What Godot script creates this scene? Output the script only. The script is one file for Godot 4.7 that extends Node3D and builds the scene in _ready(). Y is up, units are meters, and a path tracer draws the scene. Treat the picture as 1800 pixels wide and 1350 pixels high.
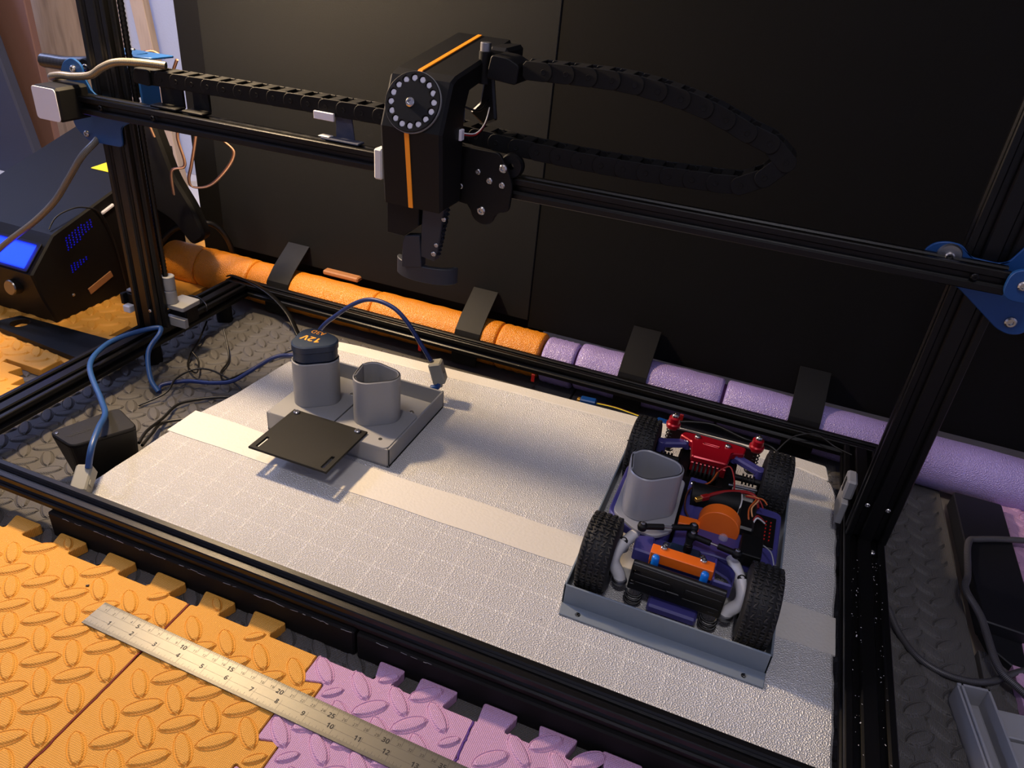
extends Node3D
# A tabletop gantry machine on puzzle mats: metres, y up, x along the front rail, z towards the viewer; y = 0 is the top of the black mats.

const AX := Basis(Vector3(0, 0, -1), Vector3(0, 1, 0), Vector3(1, 0, 0))   # prism depth runs along x
const AY := Basis(Vector3(1, 0, 0), Vector3(0, 0, -1), Vector3(0, 1, 0))   # prism depth runs up
const AZ := Basis.IDENTITY
const RT := 0.0523      # top of the base rails
const F := 0.035        # top of the white foam sheet
var M := {}
var names := {}
var rng := RandomNumberGenerator.new()

func _ready():
	rng.seed = 7
	# ---- camera
	var cam := Camera3D.new()
	cam.name = "camera"
	cam.fov = 54.161
	cam.near = 0.02
	cam.position = Vector3(0.5069, 0.5669, 0.5497)
	cam.rotation_degrees = Vector3(-31.066, 18.193, 5.789)
	add_child(cam)
	cam.current = true
	# ---- surroundings (a closed room: no sky is seen)
	var we := WorldEnvironment.new()
	we.name = "environment"
	var e := Environment.new()
	e.background_mode = Environment.BG_COLOR
	e.background_color = Color(0, 0, 0)
	e.tonemap_mode = Environment.TONE_MAPPER_LINEAR
	e.tonemap_exposure = 1.0
	e.sdfgi_enabled = true
	e.ssao_enabled = true
	e.ssil_enabled = true
	we.environment = e
	add_child(we)
	materials()
	# ---- light: a warm bulb over the left post, a neutral ceiling panel, an added unseen cool fill lamp at the far left
	warm_bulb(Vector3(-0.232, 0.645, -0.152), 0.74)
	ceiling_panel(Vector3(0.44, 2.18, 1.15), 1.3)
	cool_fill(Vector3(-1.35, 1.2, -0.2), 0.75)
	room()
	mats()
	frame()
	beam()
	tool_head()
	cable_chain()
	boards_and_noodles()
	foam_sheet()
	dock()
	car()
	left_side()
	right_side()
	cables()
	ruler()

# ------------------------------------------------------------------ helpers
func numbered(n: String) -> String:
	var k: int = names.get(n, -1) + 1
	names[n] = k
	return n if k == 0 else "%s_%03d" % [n, k]

func tag(o, label: String, category: String, group := ""):
	o.set_meta("label", label)
	o.set_meta("category", category)
	if group != "":
		o.set_meta("group", group)
	return o

func thing(n: String, label: String, category: String, at := Vector3.ZERO, group := "") -> Node3D:
	var o := Node3D.new()
	o.name = numbered(n)
	o.position = at
	add_child(o)
	tag(o, label, category, group)
	return o

func kid(n: String, parent) -> String:
	var key := str(parent.get_instance_id()) + "/" + n
	var k: int = names.get(key, -1) + 1
	names[key] = k
	return n if k == 0 else "%s_%03d" % [n, k]

# commits a mesh as a part; geometry is given in room coordinates unless local is set
func part(parent, n: String, st: SurfaceTool, m: Material, local := false, label := "") -> MeshInstance3D:
	return part_mesh(parent, n, st.commit(), m, local, label)

func part_mesh(parent, n: String, mesh: Mesh, m: Material, local := false, label := "") -> MeshInstance3D:
	var o := MeshInstance3D.new()
	o.mesh = mesh
	o.material_override = m
	o.name = numbered(n) if parent == self else kid(n, parent)
	parent.add_child(o, true)
	if parent != self and not local:
		o.global_transform = Transform3D.IDENTITY
	if label != "":
		o.set_meta("label", label)
	return o

func struct(n: String, st: SurfaceTool, m: Material) -> MeshInstance3D:
	var o := part(self, n, st, m)
	o.set_meta("kind", "structure")
	return o

func S() -> SurfaceTool:
	var st := SurfaceTool.new()
	st.begin(Mesh.PRIMITIVE_TRIANGLES)
	return st

func tri(st: SurfaceTool, a: Vector3, b: Vector3, c: Vector3, na: Vector3, nb: Vector3, nc: Vector3):
	var n := na + nb + nc
	if (b - a).cross(c - a).dot(n) > 0:
		var t := b; b = c; c = t
		t = nb; nb = nc; nc = t
	st.set_normal(na); st.add_vertex(a)
	st.set_normal(nb); st.add_vertex(b)
	st.set_normal(nc); st.add_vertex(c)

func quad(st: SurfaceTool, a: Vector3, b: Vector3, c: Vector3, d: Vector3, n: Vector3):
	tri(st, a, b, c, n, n, n)
	tri(st, a, c, d, n, n, n)

# box with chamfered edges; c centre, s full size
func bx(st: SurfaceTool, c: Vector3, s: Vector3, ch := 0.0008, bs := Basis.IDENTITY):
	var h := s * 0.5
	ch = minf(ch, minf(h.x, minf(h.y, h.z)) * 0.9)
	for ax in 3:
		var a1 := (ax + 1) % 3
		var a2 := (ax + 2) % 3
		for sg in [-1.0, 1.0]:
			var p := []
			for k in [[-1, -1], [1, -1], [1, 1], [-1, 1]]:
				var v := Vector3.ZERO
				v[ax] = sg * h[ax]
				v[a1] = k[0] * (h[a1] - ch)
				v[a2] = k[1] * (h[a2] - ch)
				p.append(c + bs * v)
			var n := Vector3.ZERO
			n[ax] = sg
			quad(st, p[0], p[1], p[2], p[3], bs * n)
			for s2 in [-1.0, 1.0]:      # edge between ax and a1
				var q := []
				for s3 in [-1.0, 1.0]:
					var u := Vector3.ZERO; var w := Vector3.ZERO
					u[ax] = sg * h[ax]; u[a1] = s2 * (h[a1] - ch); u[a2] = s3 * (h[a2] - ch)
					w[ax] = sg * (h[ax] - ch); w[a1] = s2 * h[a1]; w[a2] = s3 * (h[a2] - ch)
					q.append(c + bs * u); q.append(c + bs * w)
				var en := Vector3.ZERO
				en[ax] = sg; en[a1] = s2
				quad(st, q[0], q[1], q[3], q[2], bs * en.normalized())
	for sx in [-1.0, 1.0]:
		for sy in [-1.0, 1.0]:
			for sz in [-1.0, 1.0]:
				var a := Vector3(sx * h.x, sy * (h.y - ch), sz * (h.z - ch))
				var b := Vector3(sx * (h.x - ch), sy * h.y, sz * (h.z - ch))
				var d := Vector3(sx * (h.x - ch), sy * (h.y - ch), sz * h.z)
				var n := bs * Vector3(sx, sy, sz).normalized()
				tri(st, c + bs * a, c + bs * b, c + bs * d, n, n, n)

# box given by two corners
func b2(st: SurfaceTool, a: Vector3, b: Vector3, ch := 0.0008):
	bx(st, (a + b) * 0.5, (b - a).abs(), ch)

func loop_normals(p: PackedVector2Array) -> PackedVector2Array:
	var area := 0.0
	var n := p.size()
	for i in n:
		area += p[i].cross(p[(i + 1) % n])
	var sg := 1.0 if area > 0 else -1.0
	var out := PackedVector2Array()
	for i in n:
		var d := p[(i + 1) % n] - p[i]
		out.append(Vector2(d.y, -d.x).normalized() * sg)
	return out

# extrudes a polygon (with holes) from d0 to d1 along the z of xf, edges bevelled by bev
func prism(st: SurfaceTool, poly: PackedVector2Array, d0: float, d1: float, xf: Transform3D, bev := 0.0, smooth := 35.0, holes := []):
	var loops := [poly]
	loops.append_array(holes)
	var caps := []
	var bas := xf.basis
	for li in loops.size():
		var p: PackedVector2Array = loops[li]
		var n := p.size()
		var en := loop_normals(p)
		if li > 0:
			for i in n: en[i] = -en[i]
		var na := PackedVector2Array(); var nb := PackedVector2Array(); var ins := PackedVector2Array()
		for i in n:
			var a := en[(i + n - 1) % n]
			var b := en[i]
			var m := (a + b).normalized()
			if a.dot(b) > cos(deg_to_rad(smooth)):
				na.append(m); nb.append(m)
			else:
				na.append(b); nb.append(a)
			ins.append(p[i] - m * bev / maxf(0.5, m.dot(a)))
		caps.append(ins if bev > 0 else p)
		var lv := [[d0, p], [d1, p]]
		if bev > 0:
			lv = [[d0, ins], [d0 + bev, p], [d1 - bev, p], [d1, ins]]
		for k in lv.size() - 1:
			var zt := 0.0
			if bev > 0: zt = -1.0 if k == 0 else (1.0 if k == 2 else 0.0)
			for i in n:
				var j := (i + 1) % n
				var n1 := (bas * Vector3(na[i].x, na[i].y, zt)).normalized()
				var n2 := (bas * Vector3(nb[j].x, nb[j].y, zt)).normalized()
				var q0: Vector2 = lv[k][1][i]; var q1: Vector2 = lv[k][1][j]
				var q2: Vector2 = lv[k + 1][1][j]; var q3: Vector2 = lv[k + 1][1][i]
				var v0: Vector3 = xf * Vector3(q0.x, q0.y, lv[k][0]); var v1: Vector3 = xf * Vector3(q1.x, q1.y, lv[k][0])
				var v2: Vector3 = xf * Vector3(q2.x, q2.y, lv[k + 1][0]); var v3: Vector3 = xf * Vector3(q3.x, q3.y, lv[k + 1][0])
				tri(st, v0, v1, v2, n1, n2, n2)
				tri(st, v0, v2, v3, n1, n2, n1)
	var flat: PackedVector2Array = caps[0]
	for k in range(1, caps.size()):
		flat = bridge(flat, caps[k])
	var ix := Geometry2D.triangulate_polygon(flat)
	for k in range(0, ix.size(), 3):
		for e in [[d0, -1.0], [d1, 1.0]]:
			var n: Vector3 = (bas * Vector3(0, 0, e[1])).normalized()
			tri(st, xf * Vector3(flat[ix[k]].x, flat[ix[k]].y, e[0]), xf * Vector3(flat[ix[k + 1]].x, flat[ix[k + 1]].y, e[0]), xf * Vector3(flat[ix[k + 2]].x, flat[ix[k + 2]].y, e[0]), n, n, n)

func bridge(outer: PackedVector2Array, hole: PackedVector2Array) -> PackedVector2Array:
	var h := hole
	if Geometry2D.is_polygon_clockwise(outer) == Geometry2D.is_polygon_clockwise(hole):
		h = hole.duplicate()
		h.reverse()
	var best := 1e9
	var bi := 0
	var bj := 0
	for i in outer.size():
		for j in h.size():
			var d := outer[i].distance_squared_to(h[j])
			if d < best: best = d; bi = i; bj = j
	var out := PackedVector2Array()
	for i in bi + 1: out.append(outer[i])
	for j in h.size() + 1: out.append(h[(bj + j) % h.size()])
	for i in range(bi, outer.size()): out.append(outer[i])
	return out

func T(b: Basis, o: Vector3) -> Transform3D:
	return Transform3D(b, o)

func rrect(w: float, h: float, r: float, n := 5, c := Vector2.ZERO) -> PackedVector2Array:
	var p := PackedVector2Array()
	for q in 4:
		var cc := Vector2((w * 0.5 - r) * (1 if q == 0 or q == 3 else -1), (h * 0.5 - r) * (1 if q < 2 else -1))
		for k in n + 1:
			var a := (q + float(k) / n) * PI * 0.5
			p.append(c + cc + Vector2(cos(a), sin(a)) * r)
	return p

func disc(r: float, n := 20, c := Vector2.ZERO) -> PackedVector2Array:
	var p := PackedVector2Array()
	for k in n:
		var a := TAU * k / n
		p.append(c + Vector2(cos(a), sin(a)) * r)
	return p

func V2(a: Array) -> PackedVector2Array:
	var p := PackedVector2Array()
	for i in range(0, a.size(), 2): p.append(Vector2(a[i], a[i + 1]))
	return p

# polygon with rounded corners
func rounded(src: PackedVector2Array, r: float, n := 4) -> PackedVector2Array:
	var out := PackedVector2Array()
	var m := src.size()
	for i in m:
		var p := src[i]
		var a := src[(i + m - 1) % m] - p
		var b := src[(i + 1) % m] - p
		var d := minf(r, minf(a.length(), b.length()) * 0.45)
		var s := p + a.normalized() * d
		var e := p + b.normalized() * d
		for k in n + 1:
			var t := float(k) / n
			out.append(s.lerp(p, t).lerp(p.lerp(e, t), t))
	return out

# surface of revolution about the z of xf; prof = [r, h, r, h, ...]
func lathe(st: SurfaceTool, prof: Array, xf: Transform3D, n := 20, smooth := false):
	var k := prof.size() / 2
	var nn := []
	for i in k - 1:
		var dr: float = prof[2 * i + 2] - prof[2 * i]
		var dh: float = prof[2 * i + 3] - prof[2 * i + 1]
		nn.append(Vector2(dh, -dr).normalized())
	for i in k - 1:
		var n0: Vector2 = nn[i]
		var n1: Vector2 = nn[i]
		if smooth:
			if i > 0: n0 = (nn[i - 1] + nn[i]).normalized()
			if i < k - 2: n1 = (nn[i + 1] + nn[i]).normalized()
		for j in n:
			var a := TAU * j / n
			var b := TAU * (j + 1) / n
			var ca := Vector2(cos(a), sin(a))
			var cb := Vector2(cos(b), sin(b))
			var r0: float = prof[2 * i]; var h0: float = prof[2 * i + 1]
			var r1: float = prof[2 * i + 2]; var h1: float = prof[2 * i + 3]
			var p0 := xf * Vector3(ca.x * r0, ca.y * r0, h0); var p1 := xf * Vector3(cb.x * r0, cb.y * r0, h0)
			var p2 := xf * Vector3(cb.x * r1, cb.y * r1, h1); var p3 := xf * Vector3(ca.x * r1, ca.y * r1, h1)
			var m0 := xf.basis * Vector3(ca.x * n0.x, ca.y * n0.x, n0.y); var m1 := xf.basis * Vector3(cb.x * n0.x, cb.y * n0.x, n0.y)
			var m2 := xf.basis * Vector3(cb.x * n1.x, cb.y * n1.x, n1.y); var m3 := xf.basis * Vector3(ca.x * n1.x, ca.y * n1.x, n1.y)
			if r0 > 1e-6: tri(st, p0, p1, p2, m0, m1, m2)
			if r1 > 1e-6: tri(st, p0, p2, p3, m0, m2, m3)

# basis whose z points along d
func along(d: Vector3) -> Basis:
	var z := d.normalized()
	var u := Vector3.UP if absf(z.y) < 0.9 else Vector3.RIGHT
	var x := u.cross(z).normalized()
	return Basis(x, z.cross(x), z)

func spline(p: Array, per := 8) -> PackedVector3Array:
	var out := PackedVector3Array()
	for i in p.size() - 1:
		var a: Vector3 = p[maxi(i - 1, 0)]; var b: Vector3 = p[i]; var c: Vector3 = p[i + 1]; var d: Vector3 = p[mini(i + 2, p.size() - 1)]
		for k in per:
			out.append(b.cubic_interpolate(c, a, d, float(k) / per))
	out.append(p[-1])
	return out

func tube(st: SurfaceTool, path: PackedVector3Array, r: float, n := 8, flat := 1.0):
	var rings := []
	var norms := []
	var x := Vector3.ZERO
	var lens := [0.0]
	for i in path.size():
		var d := path[mini(i + 1, path.size() - 1)] - path[maxi(i - 1, 0)]
		d = d.normalized()
		if i == 0: x = along(d).x
		x = (x - d * x.dot(d)).normalized()
		var y := d.cross(x)
		var ring := []
		var nr := []
		for k in n:
			var a := TAU * k / n
			ring.append(path[i] + (x * cos(a) + y * sin(a) * flat) * r)
			nr.append((x * cos(a) * flat + y * sin(a)).normalized())
		rings.append(ring); norms.append(nr)
		if i > 0: lens.append(lens[-1] + path[i].distance_to(path[i - 1]))
	for i in path.size() - 1:
		for k in n:
			var j := (k + 1) % n
			var c := [[i, k, k], [i, j, k + 1], [i + 1, j, k + 1], [i + 1, k, k]]
			for t in [[0, 2, 1], [0, 3, 2]]:
				for w in t:
					var q = c[w]
					st.set_uv(Vector2(float(q[2]) / n, lens[q[0]] / (TAU * r)))
					st.set_normal(norms[q[0]][q[1]])
					st.add_vertex(rings[q[0]][q[1]])
	for e in [0, path.size() - 1]:
		var nn := (path[0] - path[1]).normalized() if e == 0 else (path[-1] - path[-2]).normalized()
		for k in range(1, n - 1):
			tri(st, rings[e][0], rings[e][k], rings[e][k + 1], nn, nn, nn)

func cyl(st: SurfaceTool, a: Vector3, b: Vector3, r: float, n := 16, ch := 0.0005):
	var l := a.distance_to(b)
	lathe(st, [0, 0, r - ch, 0, r, ch, r, l - ch, r - ch, l, 0, l], T(along(b - a), a), n)

# button-head or cap screw: head at "at", facing along d
func screw(st: SurfaceTool, at: Vector3, d: Vector3, r := 0.0038, h := 0.0026):
	var xf := T(along(d), at)
	lathe(st, [r * 0.45, h * 0.35, r * 0.45, h, r * 0.7, h, r * 0.95, h * 0.6, r, 0], xf, 14, false)
	lathe(st, [0, h * 0.35, r * 0.45, h * 0.35], xf, 6)

func text(parent, n: String, s: String, size: float, m: Material, xf: Transform3D, depth := 0.0003, local := false, bold := false, font := "Droid Sans") -> MeshInstance3D:
	var tm := TextMesh.new()
	var f := SystemFont.new()
	f.font_names = PackedStringArray([font])
	if bold: f.font_weight = 700
	tm.font = f
	tm.text = s
	tm.font_size = 32
	tm.pixel_size = size / 23.0
	tm.depth = depth
	tm.curve_step = 1.5
	var o := part_mesh(parent, n, tm, m, true)
	if local: o.transform = xf
	else: o.global_transform = xf
	return o

# ------------------------------------------------------------------ materials
func mat(c: Color, rough := 0.5, metal := 0.0, spec := 0.5) -> StandardMaterial3D:
	var m := StandardMaterial3D.new()
	m.albedo_color = c
	m.roughness = rough
	m.metallic = metal
	m.metallic_specular = spec
	return m

func noise_tex(freq: float, kind := FastNoiseLite.TYPE_SIMPLEX_SMOOTH, normal := false, strength := 8.0, size := 512, ramp = null, oct := 3) -> NoiseTexture2D:
	var t := NoiseTexture2D.new()
	var n := FastNoiseLite.new()
	n.noise_type = kind
	n.frequency = freq
	n.fractal_octaves = oct
	if kind == FastNoiseLite.TYPE_CELLULAR:
		n.fractal_type = FastNoiseLite.FRACTAL_NONE
	n.seed = 11
	t.noise = n
	t.width = size
	t.height = size
	t.seamless = true
	t.as_normal_map = normal
	t.bump_strength = strength
	if ramp: t.color_ramp = ramp
	return t

func ramp(a: Color, b: Color, c = null) -> Gradient:
	var g := Gradient.new()
	g.offsets = PackedFloat32Array([0.0, 1.0]) if c == null else PackedFloat32Array([0.0, 0.5, 1.0])
	g.colors = PackedColorArray([a, b]) if c == null else PackedColorArray([a, b, c])
	return g

func triplanar(m: StandardMaterial3D, per_metre: float) -> StandardMaterial3D:
	m.uv1_triplanar = true
	m.uv1_world_triplanar = true
	m.uv1_scale = Vector3.ONE * per_metre
	return m

func bumpy(m: StandardMaterial3D, tex: Texture2D, per_metre: float, amount := 1.0) -> StandardMaterial3D:
	m.normal_enabled = true
	m.normal_texture = tex
	m.normal_scale = amount
	return triplanar(m, per_metre)

func grid_tex() -> ImageTexture:
	var im := Image.create(64, 64, true, Image.FORMAT_RGB8)
	for y in 64:
		for x in 64:
			var v := 0.5 + 0.25 * sin(TAU * x / 16.0) + 0.25 * sin(TAU * y / 16.0)
			im.set_pixel(x, y, Color(v, v, v))
	im.bump_map_to_normal_map(4.0)
	im.generate_mipmaps()
	return ImageTexture.create_from_image(im)

func braid_tex(a: Color, b: Color) -> ImageTexture:
	var im := Image.create(32, 32, true, Image.FORMAT_RGB8)
	for y in 32:
		for x in 32:
			var u := (x + y) % 16
			var w := (x - y + 64) % 16
			var on := (u < 8) == (w < 8)
			var k := 0.75 + 0.25 * sin(TAU * u / 8.0)
			im.set_pixel(x, y, (b if on else a) * Color(k, k, k))
	im.generate_mipmaps()
	return ImageTexture.create_from_image(im)

func materials():
	var cells := noise_tex(0.05, FastNoiseLite.TYPE_CELLULAR, true, 22.0)
	var fine := noise_tex(0.08, FastNoiseLite.TYPE_SIMPLEX_SMOOTH, true, 5.0)
	var grid := grid_tex()
	M.fine = fine
	M.black = bumpy(mat(Color(0.04, 0.04, 0.042), 0.5, 0.0, 0.35), fine, 14, 0.15)
	M.alu = bumpy(mat(Color(0.032, 0.031, 0.033), 0.36, 0.0, 0.4), fine, 20, 0.1)
	M.alu_line = mat(Color(0.22, 0.21, 0.2), 0.3, 0.6)
	M.plastic = bumpy(mat(Color(0.034, 0.034, 0.035), 0.55, 0.0, 0.35), fine, 30, 0.12)
	M.rubber = bumpy(mat(Color(0.03, 0.029, 0.029), 0.7, 0.0, 0.35), fine, 60, 0.3)
	M.tire = bumpy(mat(Color(0.055, 0.053, 0.053), 0.62), fine, 60, 0.2)
	M.bumper = bumpy(mat(Color(0.05, 0.05, 0.052), 0.4), fine, 40, 0.1)
	M.maroon = mat(Color(0.14, 0.03, 0.04), 0.4)
	M.dark = mat(Color(0.03, 0.03, 0.032), 0.7)
	M.board = bumpy(mat(Color(0.069, 0.073, 0.080), 0.7, 0.0, 0.3), fine, 9, 0.08)
	M.board_r = bumpy(mat(Color(0.042, 0.041, 0.042), 0.75, 0.0, 0.25), fine, 9, 0.08)
	M.box = bumpy(mat(Color(0.044, 0.042, 0.042), 0.55, 0.0, 0.35), fine, 30, 0.2)
	M.box2 = bumpy(mat(Color(0.04, 0.042, 0.06), 0.5), fine, 30, 0.1)
	M.grey_bin = bumpy(mat(Color(0.55, 0.55, 0.56), 0.5), fine, 40, 0.06)
	M.blue_boot = mat(Color(0.06, 0.24, 0.48), 0.4)
	M.steel = mat(Color(0.78, 0.77, 0.75), 0.25, 1.0)
	M.chrome = mat(Color(0.85, 0.84, 0.83), 0.15, 1.0)
	M.zinc = mat(Color(0.6, 0.6, 0.6), 0.38, 1.0)
	M.blue_plate = bumpy(mat(Color(0.07, 0.27, 0.50), 0.45, 0.1), fine, 30, 0.1)
	M.navy = mat(Color(0.10, 0.165, 0.25), 0.45)
	M.gripper = mat(Color(0.10, 0.12, 0.16), 0.55)
	M.orange = mat(Color(0.96, 0.44, 0.10), 0.45)
	M.orange_dim = mat(Color(1.0, 0.60, 0.10), 0.5)
	M.letter = mat(Color(1.0, 0.66, 0.22), 0.5)
	M.clip = bumpy(mat(Color(0.015, 0.015, 0.016), 0.55, 0.0, 0.35), fine, 20, 0.1)
	M.lead = mat(Color(0.86, 0.85, 0.88), 0.5)
	M.foam = bumpy(mat(Color(0.95, 0.94, 0.925), 0.22, 0.0, 0.8), cells, 28, 0.85)
	var grain := noise_tex(0.05, FastNoiseLite.TYPE_CELLULAR, false, 1.0, 512, ramp(Color(0.80, 0.80, 0.80), Color(0.90, 0.90, 0.90), Color(1, 1, 1)))  # foam and noodle sparkle, painted into the colour as bright cells
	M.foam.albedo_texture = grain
	M.foam_skin = bumpy(mat(Color(0.85, 0.83, 0.78), 0.5), fine, 8, 0.25)
	M.tape = bumpy(mat(Color(0.83, 0.81, 0.77), 0.5), fine, 5, 0.12)
	M.noodle_o = bumpy(mat(Color(1.0, 0.62, 0.12), 0.36, 0.0, 0.6), cells, 28, 0.65)
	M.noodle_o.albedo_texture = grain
	M.noodle_p = bumpy(mat(Color(0.74, 0.66, 0.92), 0.3, 0.0, 0.7), cells, 28, 0.65)
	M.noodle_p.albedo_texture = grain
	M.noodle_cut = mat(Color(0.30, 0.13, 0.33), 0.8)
	M.mat_o = bumpy(mat(Color(0.87, 0.62, 0.23), 0.62), grid, 170, 1.3)
	M.mat_p = bumpy(mat(Color(0.77, 0.60, 0.73), 0.62), grid, 170, 1.3)
	M.mat_k = bumpy(mat(Color(0.33, 0.32, 0.31), 0.55), grid, 170, 1.3)
	M.mat_side = mat(Color(0.8, 0.45, 0.12), 0.7)
	M.pen_red = mat(Color(0.45, 0.12, 0.1), 0.8)
	M.pen_blue = mat(Color(0.32, 0.18, 0.5), 0.8)
	M.grey = bumpy(mat(Color(0.55, 0.55, 0.55), 0.48), fine, 40, 0.08)
	M.grey_lt = bumpy(mat(Color(0.60, 0.60, 0.61), 0.35), fine, 40, 0.06)
	M.grey_blue = bumpy(mat(Color(0.45, 0.49, 0.53), 0.42), fine, 30, 0.06)
	M.coupler = mat(Color(0.58, 0.57, 0.52), 0.5)
	M.purple = mat(Color(0.26, 0.25, 0.50), 0.42)
	M.red = mat(Color(0.62, 0.05, 0.12), 0.3, 0.3)
	M.red_wire = mat(Color(0.55, 0.06, 0.05), 0.45)
	M.white = mat(Color(0.85, 0.84, 0.83), 0.5)
	M.cyan = mat(Color(0.05, 0.45, 0.85), 0.35)
	M.cable_blue = mat(Color(0.12, 0.27, 0.48), 0.4)
	M.cable_navy = mat(Color(0.10, 0.17, 0.38), 0.4)
	M.cable_k = mat(Color(0.04, 0.04, 0.042), 0.4)
	M.wire_brown = mat(Color(0.28, 0.14, 0.08), 0.5)
	M.wire_tan = mat(Color(0.85, 0.62, 0.42), 0.5)
	M.wire_orange = mat(Color(0.72, 0.34, 0.12), 0.5)
	M.strand_brown = mat(Color(0.16, 0.09, 0.06), 0.5)
	M.strand_mid = mat(Color(0.42, 0.25, 0.15), 0.5)
	M.strand_tan = mat(Color(0.62, 0.48, 0.38), 0.5)
	M.yellow = mat(Color(0.95, 0.85, 0.08), 0.5)
	M.gold = mat(Color(0.85, 0.65, 0.3), 0.3, 0.8)
	M.wood_strip = mat(Color(0.62, 0.42, 0.25), 0.6)
	M.brown = bumpy(mat(Color(0.47, 0.35, 0.32), 0.7), fine, 10, 0.1)
	M.slate = bumpy(mat(Color(0.21, 0.23, 0.31), 0.8), fine, 20, 0.3)
	M.wall = bumpy(mat(Color(0.74, 0.78, 0.88), 0.85), fine, 4, 0.1)
	M.ceil = mat(Color(0.85, 0.85, 0.85), 0.9)
	M.floor = bumpy(mat(Color(0.66, 0.6, 0.52), 0.6), fine, 6, 0.1)
	var wood := noise_tex(0.012, FastNoiseLite.TYPE_SIMPLEX_SMOOTH, false, 1.0, 512, ramp(Color(0.62, 0.55, 0.5), Color(0.76, 0.69, 0.63), Color(0.7, 0.62, 0.56)), 4)
	M.wood = mat(Color.WHITE, 0.6)
	M.wood.albedo_texture = wood
	M.wood.uv1_triplanar = true
	M.wood.uv1_scale = Vector3(5, 0.7, 5)
	M.pcb = mat(Color(0.04, 0.07, 0.1), 0.5)
	M.led_red = mat(Color(0.5, 0.02, 0.02), 0.4)
	M.led_red.emission_enabled = true
	M.led_red.emission = Color(1, 0.08, 0.05)
	M.led_red.emission_energy_multiplier = 0.1
	M.screen = mat(Color(0.0, 0.03, 0.15), 0.5)
	M.screen.emission_enabled = true
	M.screen.emission = Color(0.0, 0.2, 1.0)
	M.screen.emission_energy_multiplier = 1.15
	M.vent = mat(Color(0.0, 0.02, 0.2), 0.3)
	M.vent.emission_enabled = true
	M.vent.emission = Color(0.02, 0.08, 1.0)
	M.vent.emission_energy_multiplier = 0.35
	M.bulb = mat(Color(1, 0.95, 0.85), 0.4)
	M.bulb.emission_enabled = true
	M.bulb.emission = Color(1, 0.8, 0.52)
	M.bulb.emission_energy_multiplier = 3.0
	M.panel = mat(Color(1, 1, 1), 0.4)
	M.panel.emission_enabled = true
	M.panel.emission = Color(0.92, 0.93, 1.0)
	M.panel.emission_energy_multiplier = 2.0
	M.braid_s = mat(Color.WHITE, 0.35, 0.5)
	M.braid_s.albedo_texture = braid_tex(Color(0.25, 0.23, 0.2), Color(0.85, 0.8, 0.68))
	M.braid_s.uv1_scale = Vector3(6, 4.5, 1)
	M.braid_k = mat(Color.WHITE, 0.45)
	M.braid_k.albedo_texture = braid_tex(Color(0.02, 0.02, 0.02), Color(0.5, 0.49, 0.5))
	M.braid_k.uv1_scale = Vector3(6, 4.5, 1)
	M.braid_m = mat(Color.WHITE, 0.4)
	M.braid_m.albedo_texture = braid_tex(Color(0.04, 0.04, 0.04), Color(0.72, 0.69, 0.62))
	M.braid_m.uv1_scale = Vector3(6, 4.5, 1)
	M.braid_d = mat(Color.WHITE, 0.4)
	M.braid_d.albedo_texture = braid_tex(Color(0.02, 0.02, 0.02), Color(0.13, 0.13, 0.13))
	M.braid_d.uv1_scale = Vector3(6, 2.4, 1)
	M.ruler = bumpy(mat(Color(0.42, 0.41, 0.38), 0.42, 0.75), fine, 40, 0.12)
	M.ink = mat(Color(0.07, 0.065, 0.06), 0.7)
	M.ink_grey = mat(Color(0.22, 0.21, 0.2), 0.7)
	M.silver_knob = mat(Color(0.5, 0.48, 0.45), 0.3, 1.0)
	M.clear = mat(Color(0.9, 0.88, 0.95, 0.25), 0.2)
	M.clear.transparency = BaseMaterial3D.TRANSPARENCY_ALPHA

# ------------------------------------------------------------------ lights
func omni(parent, at: Vector3, c: Color, energy: float, size: float):
	var l := OmniLight3D.new()
	l.name = "light"
	l.light_color = c
	l.light_energy = energy
	l.light_size = size
	l.omni_range = 8
	l.omni_attenuation = 2
	l.shadow_enabled = true
	parent.add_child(l)
	l.global_position = at

func warm_bulb(at: Vector3, energy: float):
	var o := thing("bulb_lamp", "warm glowing bulb hanging from the ceiling on a black cord above the left post", "lamp", at)
	var st := S()
	lathe(st, [0, -0.03, 0.012, -0.028, 0.02, -0.018, 0.023, -0.006, 0.02, 0.006, 0.012, 0.018, 0.0105, 0.022], T(AY, at + Vector3(0, 0.03, 0)), 20, true)
	part(o, "bulb", st, M.bulb)
	st = S()
	lathe(st, [0.0, 0.02, 0.014, 0.02, 0.014, 0.06, 0.004, 0.066, 0.0, 0.066], T(AY, at + Vector3(0, 0.03, 0)), 16)
	part(o, "socket", st, M.plastic)
	st = S()
	tube(st, PackedVector3Array([at + Vector3(0, 0.09, 0), Vector3(at.x, 2.3, at.z)]), 0.003, 6)
	part(o, "cord", st, M.cable_k)
	omni(o, at + Vector3(0, -0.012, 0), Color(1, 0.87, 0.69), energy, 0.03)

func ceiling_panel(at: Vector3, energy: float):
	var o := thing("ceiling_light", "flat square white ceiling light panel", "ceiling light", at)
	var st := S()
	bx(st, at + Vector3(0, 0.06, 0), Vector3(0.36, 0.12, 0.36), 0.004)
	part(o, "housing", st, M.white)
	st = S()
	bx(st, at + Vector3(0, -0.002, 0), Vector3(0.33, 0.004, 0.33), 0.001)
	part(o, "diffuser", st, M.panel)
	var l := AreaLight3D.new()
	l.name = "light"
	l.area_size = Vector2(0.3, 0.3)
	l.light_color = Color(0.97, 0.95, 0.98)
	l.light_energy = energy
	l.shadow_enabled = true
	o.add_child(l)
	l.global_transform = T(Basis.from_euler(Vector3(-PI / 2, 0, 0)), at + Vector3(0, -0.008, 0))

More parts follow.
